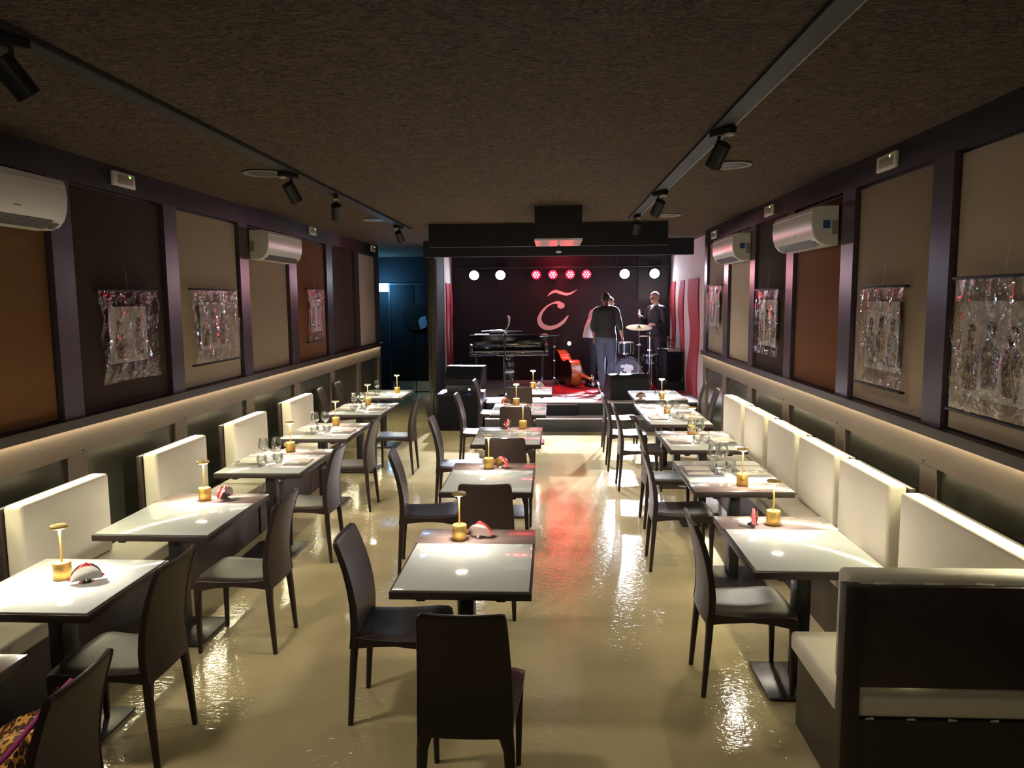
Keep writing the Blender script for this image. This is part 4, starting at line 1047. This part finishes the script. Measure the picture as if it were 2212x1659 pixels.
# amplifier on the right
t = thing('bass_amplifier', 'tall black bass amplifier with chrome corners at right of stage', 'amplifier', (2.17,13.95,ZR0+.152), math.radians(14))
prof = [(-.20,0),(.20,0),(.20,.60),(-.15,.60),(-.20,.54)]
mtxa = Matrix(((0,0,1,-.155),(1,0,0,0),(0,1,0,0),(0,0,0,1)))
g = G(); g.prism(prof, mtxa, .31); b = obj('cabinet', g, 'speakertop', t, smooth=False)
md = b.modifiers.new('b','BEVEL'); md.width = .008; md.segments = 2
g = G(); g.bb(-.135,.135,-.206,-.2005,.03,.52); obj('grille', g, 'speaker', t, smooth=False)
g = G(); g.box((0,-.181,.574),(.26,.003,.06),(-.69,0,0)); obj('control_panel', g, 'grey_plastic', t, smooth=False)
g = G()
for x in (-.15,.15):
    for z in (.015,.585): g.ell((x,-.195 if z < .3 else .19,z),(.020,.020,.020),10)
obj('corner_cap', g, 'chrome', t)
g = G(); g.tube([(-.06,0,.603),(-.05,0,.625),(.05,0,.625),(.06,0,.603)], .007, 8); obj('handle', g, 'chrome', t)
t = thing('equipment_case', 'low black case under the bass amplifier', 'case', (2.16,13.93,ZR0), math.radians(8))
g = G(); g.bb(-.20,.20,-.24,.24,0,.15,.02,3); obj('case_body', g, 'blackcloth', t)
g = G(); g.tube([(-.04,-.243,.09),(-.03,-.262,.09),(.03,-.262,.09),(.04,-.243,.09)], .006, 8); obj('handle', g, 'black', t)

# drum kit -----------------------------------------------------------
ZR = .4405
t = thing('bass_drum', 'black bass drum with white emblem on its front head', 'drum', (1.36,14.12,ZR), math.radians(6))
def cylY(g, c, r, y0, y1, n=36, r2=None): g.tube([(c[0],y0,c[1]),(c[0],y1,c[1])], [r, r2 or r], n)
g = G(); cylY(g, (0,.30), .275, -.20, .24); obj('drum_shell', g, 'drumshell', t)
g = G()
for y in (-.225,.235): 
    g.tube([(.285*math.cos(2*PI*k/36), y, .30+.285*math.sin(2*PI*k/36)) for k in range(37)], [(.010,.018)]*37, 8, up=(0,1,0))
obj('hoop', g, 'drumshell', t)
g = G(); cylY(g, (0,.30), .272, -.206, -.2005); dh = obj('drum_head', g, 'drumhead', t)
emb = [(-.13,.13),(-.09,.16),(-.06,.14),(-.02,.17),(.03,.15),(.08,.15),(.12,.11),(.10,.09),(.13,.06),(.08,.05),(.07,.0),(.05,-.05),(.05,-.10),(.08,-.14),(.04,-.17),(-.03,-.165),(-.09,-.17),(-.11,-.14),(-.07,-.12),(-.02,-.10),(.0,-.04),(-.01,.02),(-.05,.03),(-.09,.06),(-.05,.08),(-.07,.10),(-.11,.09)]
g = G(); g.prism(emb, Matrix(((1,0,0,0),(0,0,-1,-.2062),(0,1,0,.30),(0,0,0,1))), .0015)
g.prism([(-.14,.02),(-.10,.04),(-.09,-.01),(-.13,-.02)], Matrix(((1,0,0,0),(0,0,-1,-.2062),(0,1,0,.30),(0,0,0,1))), .0015); obj('emblem', g, 'drumwhite', dh, smooth=False)
for k in range(8):
    a = 2*PI*(k+.5)/8; g = G(); x, z = .282*math.cos(a), .30+.282*math.sin(a)
    g.tube([(x*1.02,-.245,z),(x*1.02,-.10,z)], .005, 8); g.ell((x*1.02,-.245,z),(.012,.006,.012),8); obj('lug', g, 'chrome', t)
def drum(name, label, loc, r, h, tilt, legs=True):
    t = thing(name, label, 'drum', loc)
    g = G(); g.lathe([(r,0),(r,h)], n=32); b = obj('drum_shell', g, 'drumshell', t)
    g = G()
    for z in (0,h): g.lathe([(r+.002,z-.012),(r+.009,z-.012),(r+.009,z+.012),(r+.002,z+.012),(r+.002,z-.012)], n=32, cap=False)
    obj('rim', g, 'chrome', t)
    g = G(); g.lathe([(.001,h+.001),(r+.001,h+.001),(r+.001,h+.004),(.001,h+.004)], n=32); obj('drum_head', g, 'drumhead', t)
    g = G()
    for k in range(6): a = 2*PI*k/6; g.tube([((r+.008)*math.cos(a),(r+.008)*math.sin(a),.02),((r+.008)*math.cos(a),(r+.008)*math.sin(a),h-.02)], .005, 6)
    obj('lug', g, 'chrome', t)
    if legs:
        for k in range(3):
            a = 2*PI*k/3+.5; g = G(); g.tube([((r+.016)*math.cos(a),(r+.016)*math.sin(a),h*.6),((r+.03)*math.cos(a),(r+.03)*math.sin(a),-loc[2]+ZR+.004)], .007, 8); obj('leg', g, 'chrome', t)
    return t
t = drum('tom_drum', 'small black rack tom mounted above the bass drum', (1.39,14.22,ZR+.645), .135, .20, 0, False)
g = G(); g.tube([(0,0,-.012),(0,-.0,-.055)], .012, 10); obj('mount_post', g, 'chrome', t)
drum('floor_tom', 'black floor tom on chrome legs left of the bass drum', (.93,14.68,ZR+.26), .175, .34, 0)
drum('snare_drum', 'chrome-rimmed snare drum right of the bass drum', (1.86,14.30,ZR+.46), .165, .14, 0)
def cymbal(name, label, loc, h, r, tilt, sp=.24):
    t = tripod(name, label, 'cymbal', loc, h, sp, 'chrome', .6, .34)
    g = G(); g.lathe([(.006,.018),(.022,.014),(.035,.002),(r*.6,-.006),(r,-.014),(r*.6,-.0075),(.034,0.0),(.02,.012),(.006,.0165)], n=36, cap=False)
    bmesh.ops.rotate(g.bm, cent=(0,0,0), matrix=Euler(tilt).to_matrix(), verts=g.bm.verts[:]); bmesh.ops.translate(g.bm, vec=(0,0,h-.06), verts=g.bm.verts[:])
    obj('cymbal_disc', g, 'cymbal', t)
    g = G(); g.ell((0,0,h-.03),(.014,.014,.012),10); g.ell((.02,-.01,h*.68),(.024,.018,.020),10); g.tube([(-.04,0,h*.68),(.05,0,h*.68)], .006, 8); obj('wing_nut', g, 'chrome', t)
    return t
cymbal('crash_cymbal', 'tall crash cymbal on chrome stand, before the man in glasses', (1.57,13.72,ZR), 1.22, .235, (.21,.0,0))
cymbal('hi_hat', 'flat cymbal on chrome stand right of the crash cymbal', (1.80,13.98,ZR), 1.05, .19, (.02,.0,0), .15)
cymbal('ride_cymbal', 'flat ride cymbal beside the bass amplifier', (2.20,14.42,ZR), .95, .17, (.0,-.03,0), .14)
t = thing('drum_stool', 'round black drum stool behind the bass drum', 'stool', (1.46,14.98,ZR))
g = G(); g.lathe([(.001,.44),(.15,.44),(.165,.46),(.165,.50),(.15,.52),(.001,.525)], n=28); obj('seat', g, 'blackcloth', t)
g = G(); g.tube([(0,0,.12),(0,0,.439)], .014, 10); obj('pole', g, 'chrome', t)
for k in range(3): a = 2*PI*k/3; g = G(); g.tube([(0,0,.22),(.2*math.cos(a),.2*math.sin(a),.006)], .009, 8); obj('leg', g, 'chrome', t)
# cables on the stage
for i, (pts, lb) in enumerate([([(-.9,13.06),(-.5,12.8),(.1,12.95),(.6,12.80),(1.0,12.98)],'thin black cable curling along the stage front edge'),([(0.1,12.86),(.35,12.60),(.6,12.66),(.75,12.45),(.90,12.42)],'thin black cable between microphone stand and floor monitor')]):
    g = G(); g.tube([(p.x,p.y,.4365) for p in spline([(a,b,0) for a,b in pts], 8)], .005, 6); o = obj('cable', g, 'black'); tag(o, lb, 'cable')

# ------------------------------------------------------------------ people
def remesh(name, g, vox, m, parent, smooth_it=4):
    me = bpy.data.meshes.new(name+'_src'); bmesh.ops.recalc_face_normals(g.bm, faces=g.bm.faces[:]); g.bm.to_mesh(me); g.bm.free()
    o = bpy.data.objects.new(name, me); COL.objects.link(o)
    r = o.modifiers.new('r','REMESH'); r.mode = 'VOXEL'; r.voxel_size = vox
    s_ = o.modifiers.new('s','SMOOTH'); s_.iterations = smooth_it; s_.factor = .5
    dg = bpy.context.evaluated_depsgraph_get(); dg.update()
    nm = bpy.data.meshes.new_from_object(o.evaluated_get(dg))
    o.modifiers.clear(); o.data = nm; bpy.data.meshes.remove(me)
    nm.materials.clear(); nm.materials.append(M[m])
    nm.polygons.foreach_set('use_smooth', [True]*len(nm.polygons))
    o.parent = parent
    return o
def limb(g, pts, rad, n=14, sub=5):
    p = spline(pts, sub); r = lerpl([x if isinstance(x, tuple) else (x, x) for x in rad], sub); g.tube(p, r, n)
    g.ell(p[0], (max(r[0])*.98,)*3, 12); g.ell(p[-1], (max(r[-1])*.98,)*3, 12)
def hand(g, wrist, dirv, palm_n, curl, side):
    """wrist point, direction of fingers, palm normal, curl 0..1, side=+1 thumb on +cross"""
    d = Vector(dirv).normalized(); nrm = Vector(palm_n); nrm = (nrm-d*nrm.dot(d)).normalized(); s_ = d.cross(nrm)*side
    w = Vector(wrist)
    g.tube([w, w+d*.03, w+d*.06, w+d*.088], [(.024,.018),(.036,.016),(.041,.015),(.038,.013)], 14, up=tuple(s_))
    for k, (off, ln) in enumerate(((.030,.072),(.011,.080),(-.009,.075),(-.028,.060))):
        b = w+d*.084+s_*off; a1 = curl*.7+.08*k; p = [b]
        ang = a1*.5
        for seg in (.42,.32,.26):
            ang += a1*.75; p.append(p[-1]+(d*math.cos(ang)+nrm*math.sin(ang))*ln*seg)
        g.tube(p, [.0092,.0088,.0080,.0066], 8); g.ell(p[-1], (.0066,)*3, 8)
    b = w+d*.022+s_*.026
    p = [b, b+(d*.7+s_*.65)*.032, b+(d*.9+s_*.5)*.060+nrm*.008, b+(d*1.0+s_*.38)*.080+nrm*.016]
    g.tube(p, [.014,.0115,.0100,.0078], 8); g.ell(p[-1], (.0078,)*3, 8)
def person(label, loc, deg, J, skin, top, bottom, shoes, hairm, sleeve, hem, glasses=False, tuck=0., belly=1.):
    t = thing('person', label, 'person', loc, math.radians(deg))
    V = {k: Vector(v) for k, v in J.items() if isinstance(v, tuple)}
    pel, wai, che, nek, hed = V['pelvis'], V['waist'], V['chest'], V['neck'], V['head']
    fw = Vector(J.get('face', (0,1,0))).normalized()
    g = G()
    g.tube(spline([pel-Vector((0,0,.07)), pel+Vector((0,0,.03)), wai, che-Vector((0,0,.06)), che+Vector((0,0,.07)), nek-Vector((0,0,.01))],4), lerpl([(.125,.09),(.150,.100),(.125,.088*belly),(.140,.090),(.115,.070),(.052,.050)],4), 20, up=(1,0,0))
    limb(g, [nek-(hed-nek)*.25, nek, nek+(hed-nek)*.62], [.070,.056,.052])
    side = fw.cross(Vector((0,0,1))).normalized(); upv = side.cross(fw).normalized()
    # head
    R3 = Matrix((side, fw, upv)).transposed()
    def hp(x, y, z): return hed + R3 @ Vector((x,y,z))
    he = R3.to_euler()
    g.ell(hp(0,-.012,.022), (.074,.092,.092), 24, he); g.ell(hp(0,.022,-.030), (.058,.066,.072), 20, he); g.ell(hp(0,.050,-.078),(.030,.026,.022),14,he)
    g.tube([hp(0,.085,.012), hp(0,.103,-.018), hp(0,.100,-.034)], [(.008,.008),(.013,.013),(.015,.010)], 8)
    g.tube([hp(-.022,.088,-.058), hp(0,.095,-.056), hp(.022,.088,-.058)], .007, 8)
    for sx in (-1,1): g.ell(hp(sx*.076,-.006,-.008), (.010,.020,.032), 12, he)
    for s_, n_ in ((-1,'l'),(1,'r')):
        sh, el, wr, hn, hp_, kn, an, toe = (V[k+n_] for k in ('sho','elb','wri','hnd','hip','kne','ank','toe'))
        limb(g, [che+Vector((s_*.06,0,.06)), sh, (sh+el)/2, el, (el*.6+wr*.4), wr], [.045,.048,.044,.038,.036,.024])
        limb(g, [pel+Vector((s_*.05,0,-.02)), hp_, (hp_+kn)/2, kn, (kn*.65+an*.35), an], [.10,.098,.076,.054,.055,.036])
        g.tube([an+Vector((0,-.03,-.02)), an+Vector((0,0,-.035)), (an+toe)/2+Vector((0,0,-.03)), toe], [(.030,.03),(.036,.036),(.040,.028),(.034,.016)], 12)
        hand(g, wr, hn, J['pal'+n_], J.get('curl'+n_, .5), s_*J.get('thumb'+n_, 1))
    body = remesh('body', g, .0062, skin, t)
    # face details
    for sx in (-1,1):
        g = G(); g.ell(hp(sx*.030,.082,.006), (.012,.007,.006), 10, he); obj('eye', g, 'eye', t)
        g = G(); g.tube([hp(sx*.014,.087,.024), hp(sx*.032,.085,.029), hp(sx*.047,.073,.022)], .0035, 6); obj('eyebrow', g, hairm, t)
    # hair cap
    g = G(); q_ = bmesh.ops.create_uvsphere(g.bm, u_segments=28, v_segments=20, radius=1)
    dele = []
    for v in g.bm.verts:
        x, y, z = v.co
        if z < -.86 or (y > -.25 and z < -.30) or (y > .30 and z < .42) or (abs(x) > .82 and -.1 < y and z < .15): dele.append(v)
    bmesh.ops.delete(g.bm, geom=dele, context='VERTS')
    for v in g.bm.verts:
        v.co = hp(v.co.x*.081*(1+.03*mnoise.noise(v.co*5)), -.014+v.co.y*.099, .024+v.co.z*.101*(1+.03*mnoise.noise(v.co*6)))
    ha = obj('hair', g, hairm, t, ang=180)
    md = ha.modifiers.new('s','SOLIDIFY'); md.thickness = .012
    # trousers
    g = G()
    g.tube(spline([pel-Vector((0,0,.09)), pel, (pel+wai)/2+Vector((0,0,.03))],4), lerpl([(.145,.112),(.182,.132),(.163,.124*belly)],4), 20, up=(1,0,0))
    for s_, n_ in ((-1,'l'),(1,'r')):
        hp_, kn, an = V['hip'+n_], V['kne'+n_], V['ank'+n_]
        limb(g, [pel+Vector((s_*.05,0,-.02)), hp_, (hp_+kn)/2, kn, (kn*.6+an*.4), an+Vector((0,0,.0))], [.115,.112,.090,.070,.068,.056])
    tr = remesh('trousers', g, .012, bottom, t, 3)
    # top
    g = G()
    zt = hem
    g.tube(spline([Vector((pel.x,pel.y,zt)), (wai+Vector((pel.x,pel.y,zt)))/2, wai, che-Vector((0,0,.06)), che+Vector((0,0,.08)), nek-Vector((0,0,.015))],4), lerpl([(.204,.158),(.192,.150),(.166,.132*belly),(.176,.130),(.162,.112),(.066,.064)],4), 22, up=(1,0,0))
    for s_, n_ in ((-1,'l'),(1,'r')):
        sh, el, wr = V['sho'+n_], V['elb'+n_], V['wri'+n_]
        end = el+(wr-el)*max(0, sleeve-1) if sleeve > 1 else sh+(el-sh)*sleeve
        if sleeve > 1: limb(g, [nek+Vector((s_*.02,0,-.03)), nek.lerp(sh,.55)+Vector((0,0,-.005)), sh, (sh+el)/2, el, end], [.060,.064,.066,.060,.054,.044])
        else: limb(g, [nek+Vector((s_*.02,0,-.03)), nek.lerp(sh,.55), sh, end], [.060,.064,.066,.060])
    tp_ = remesh('shirt', g, .011, top, t, 3)
    g = G()
    for n_ in ('l','r'):
        an, toe = V['ank'+n_], V['toe'+n_]; d = (toe-an); d.z = 0; d.normalize()
        b = Vector((an.x, an.y, 0))
        g = G(); g.tube([b-d*.065+Vector((0,0,.035)), b-d*.04+Vector((0,0,.045)), b+d*.03+Vector((0,0,.050)), b+d*.10+Vector((0,0,.036)), b+d*.185+Vector((0,0,.026))], [(.030,.033),(.042,.044),(.043,.048),(.048,.034),(.030,.022)], 16, up=tuple(d.cross(Vector((0,0,1)))))
        g.box(b+d*.055+Vector((0,0,.008)), (.088,.25,.015), (0,0,math.atan2(d.y,d.x)-PI/2), .006); obj('shoe', g, shoes, t)
    if glasses:
        g = G()
        for sx in (-1,1):
            g.tube([hp(sx*.033+.024*math.cos(2*PI*k/16), .089, .004+.019*math.sin(2*PI*k/16)) for k in range(17)], .0028, 6)
            g.tube([hp(sx*.057,.088,.010), hp(sx*.076,.05,.010), hp(sx*.080,-.01,.004)], .0028, 6)
        g.tube([hp(-.010,.094,.008), hp(.010,.094,.008)], .0028, 6); obj('glasses', g, 'eye', t)
    return t
base = dict(pelvis=(0,0,.97), waist=(0,.0,1.12), chest=(0,.01,1.34), neck=(0,-.01,1.53), head=(0,.02,1.675),
  hipl=(-.09,0,.92), hipr=(.09,0,.92), knel=(-.10,.01,.50), kner=(.10,.01,.50), ankl=(-.10,-.02,.085), ankr=(.10,-.02,.085), toel=(-.12,.15,.03), toer=(.12,.15,.03),
  shol=(-.172,0,1.43), shor=(.172,0,1.43), elbl=(-.235,-.03,1.18), elbr=(.235,-.03,1.18), wril=(-.235,.04,.94), wrir=(.235,.04,.94), hndl=(0,.1,-1), hndr=(0,.1,-1), pall=(1,0,0), palr=(-1,0,0))
J = dict(base); J.update(pelvis=(-.01,0,.98), waist=(0,-.01,1.13), chest=(.0,.0,1.35), neck=(0.0,.05,1.53), head=(.0,.135,1.655), face=(.12,.90,-.42),
  knel=(-.085,.03,.51), kner=(.105,.02,.51), ankl=(-.06,-.02,.085), ankr=(.065,.05,.085), toel=(-.09,.15,.03), toer=(.10,.22,.03),
  shol=(-.172,.01,1.44), shor=(.172,.01,1.45), elbl=(-.235,.0,1.19), elbr=(.245,-.01,1.20), wril=(-.205,.06,.96), wrir=(.295,.05,.99), hndl=(.12,.15,-1), hndr=(.15,.12,-1), pall=(.6,-.8,0), palr=(-.9,.3,0), thumbl=1)
person('person with dark hair, charcoal top and blue jeans, back to the camera', (.965,13.60,ZR+.001), 0, J, 'skindark', 'charcoal', 'jeans', 'shoe', 'hair', 1.35, .98)
J = dict(base); J.update(waist=(0,.02,1.13), chest=(0,.13,1.33), neck=(0,.24,1.46), head=(0,.36,1.585), face=(0,.9,-.40), elbl=(-.23,.05,1.18), elbr=(.23,.06,1.18), wril=(-.20,.18,.98), wrir=(.20,.18,.98), shol=(-.17,.10,1.40), shor=(.17,.10,1.40))
person('person in white shirt and black trousers mostly hidden behind the jeans wearer', (.73,14.27,ZR+.001), -72, J, 'skin', 'whiteshirt', 'blackcloth', 'shoeblack', 'hair', 1.9, .93)
J = dict(base); J.update(shol=(-.19,0,1.45), shor=(.19,0,1.45), head=(0,.05,1.675), face=(-.12,1,-.08), elbr=(.22,.10,1.19), wrir=(.10,.34,1.335), hndr=(-.2,.6,.55), palr=(-.8,-.1,.5), curlr=.45, elbl=(-.25,.02,1.17), wril=(-.155,.20,1.165), hndl=(.55,.55,.05), pall=(.3,-.3,-.9), curll=1.0)
person('person with glasses and grey hair in black clothes gesturing behind the drums', (2.02,14.80,ZR+.001), 128, J, 'skin', 'blackcloth', 'charcoal', 'shoeblack', 'hairgrey', 1.8, .95, True)

# ------------------------------------------------------------------ lights
def spot(x, y, z, tgt, w, col, ang, blend=.4, size=.05, name='stage_beam_light'):
    ld = bpy.data.lights.new(name, 'SPOT'); ld.energy = w; ld.color = col; ld.spot_size = math.radians(ang); ld.spot_blend = blend; ld.shadow_soft_size = size
    o = bpy.data.objects.new(name, ld); COL.objects.link(o); o.location = (x,y,z)
    o.rotation_euler = (Vector(tgt)-Vector((x,y,z))).to_track_quat('-Z','Y').to_euler(); return o
def point(x, y, z, w, col, size=.1, name='room_light'):
    ld = bpy.data.lights.new(name, 'POINT'); ld.energy = w; ld.color = col; ld.shadow_soft_size = size
    o = bpy.data.objects.new(name, ld); COL.objects.link(o); o.location = (x,y,z); return o
for x, r, kind in lights:
    y, z = 15.28, 2.575
    if kind == 'w': spot(x, y, z, (x*.5, 12.0, .3), 3200, (.84,.86,1.), 44, .8, .06)
    else: spot(x, y, z, (x*.8, 13.4, .4), 70, (1.,.04,.06), 55, .9, .06)
spot(.18, 15.0, 2.95, (.2, 15.6, 2.5), 18, (1.,.05,.08), 150, 1., .1, 'red_wash')
point(.18, 14.9, 2.60, 6, (1.,.05,.10), .2, 'red_wash')
point(-3.86, 16.75, 2.41, 22, (.15,.55,1.), .12, 'exit_glow')
# added soft fill at the track spotlights, which are themselves unlit
for x, y in ((-2.0,5.72),(-2.0,6.98),(-2.0,9.80),(-2.0,2.75),(.985,4.52),(.985,7.05),(.985,8.95)):
    spot(x, y+.12, 2.80, (x*.35, y+1.0, 0), TRACK_FILL_W, (1.,.86,.72), 140, 1., .14, 'track_fill')
# weak general fill added behind the camera, its source unseen
for x, y, w in ((-1.6,-.8,24),(1.0,-.8,24)):
    spot(x, y, 3.0, (x*.6, 4.2, 0), w, (1.,.90,.66), 150, 1., .25, 'rear_fill_light')
w_ = bpy.data.worlds.new('World'); S.world = w_; w_.use_nodes = True
w_.node_tree.nodes['Background'].inputs[0].default_value = (.5,.42,.36,1); w_.node_tree.nodes['Background'].inputs[1].default_value = .01

# ------------------------------------------------------------------ camera
cam = bpy.data.cameras.new('camera'); co = bpy.data.objects.new('camera', cam); COL.objects.link(co)
yaw, pit, rol = -.05458575, -.11165804, -.00820111
f = Vector((math.sin(yaw)*math.cos(pit), math.cos(yaw)*math.cos(pit), math.sin(pit)))
r = Vector((math.cos(yaw), -math.sin(yaw), 0)); u = r.cross(f)
c, s_ = math.cos(rol), math.sin(rol)
r2, u2 = c*r+s_*u, c*u-s_*r
mw = Matrix(((r2.x,u2.x,-f.x,0),(r2.y,u2.y,-f.y,0),(r2.z,u2.z,-f.z,2.1),(0,0,0,1)))
co.matrix_world = mw
cam.sensor_fit = 'HORIZONTAL'; cam.sensor_width = 36; cam.lens = 36*1616.4/2212; cam.clip_start = .05; cam.clip_end = 100
S.camera = co
S.view_settings.view_transform = 'Standard'; S.view_settings.look = 'None'; S.view_settings.gamma = 1; S.view_settings.use_curve_mapping = False
S.view_settings.exposure = .88
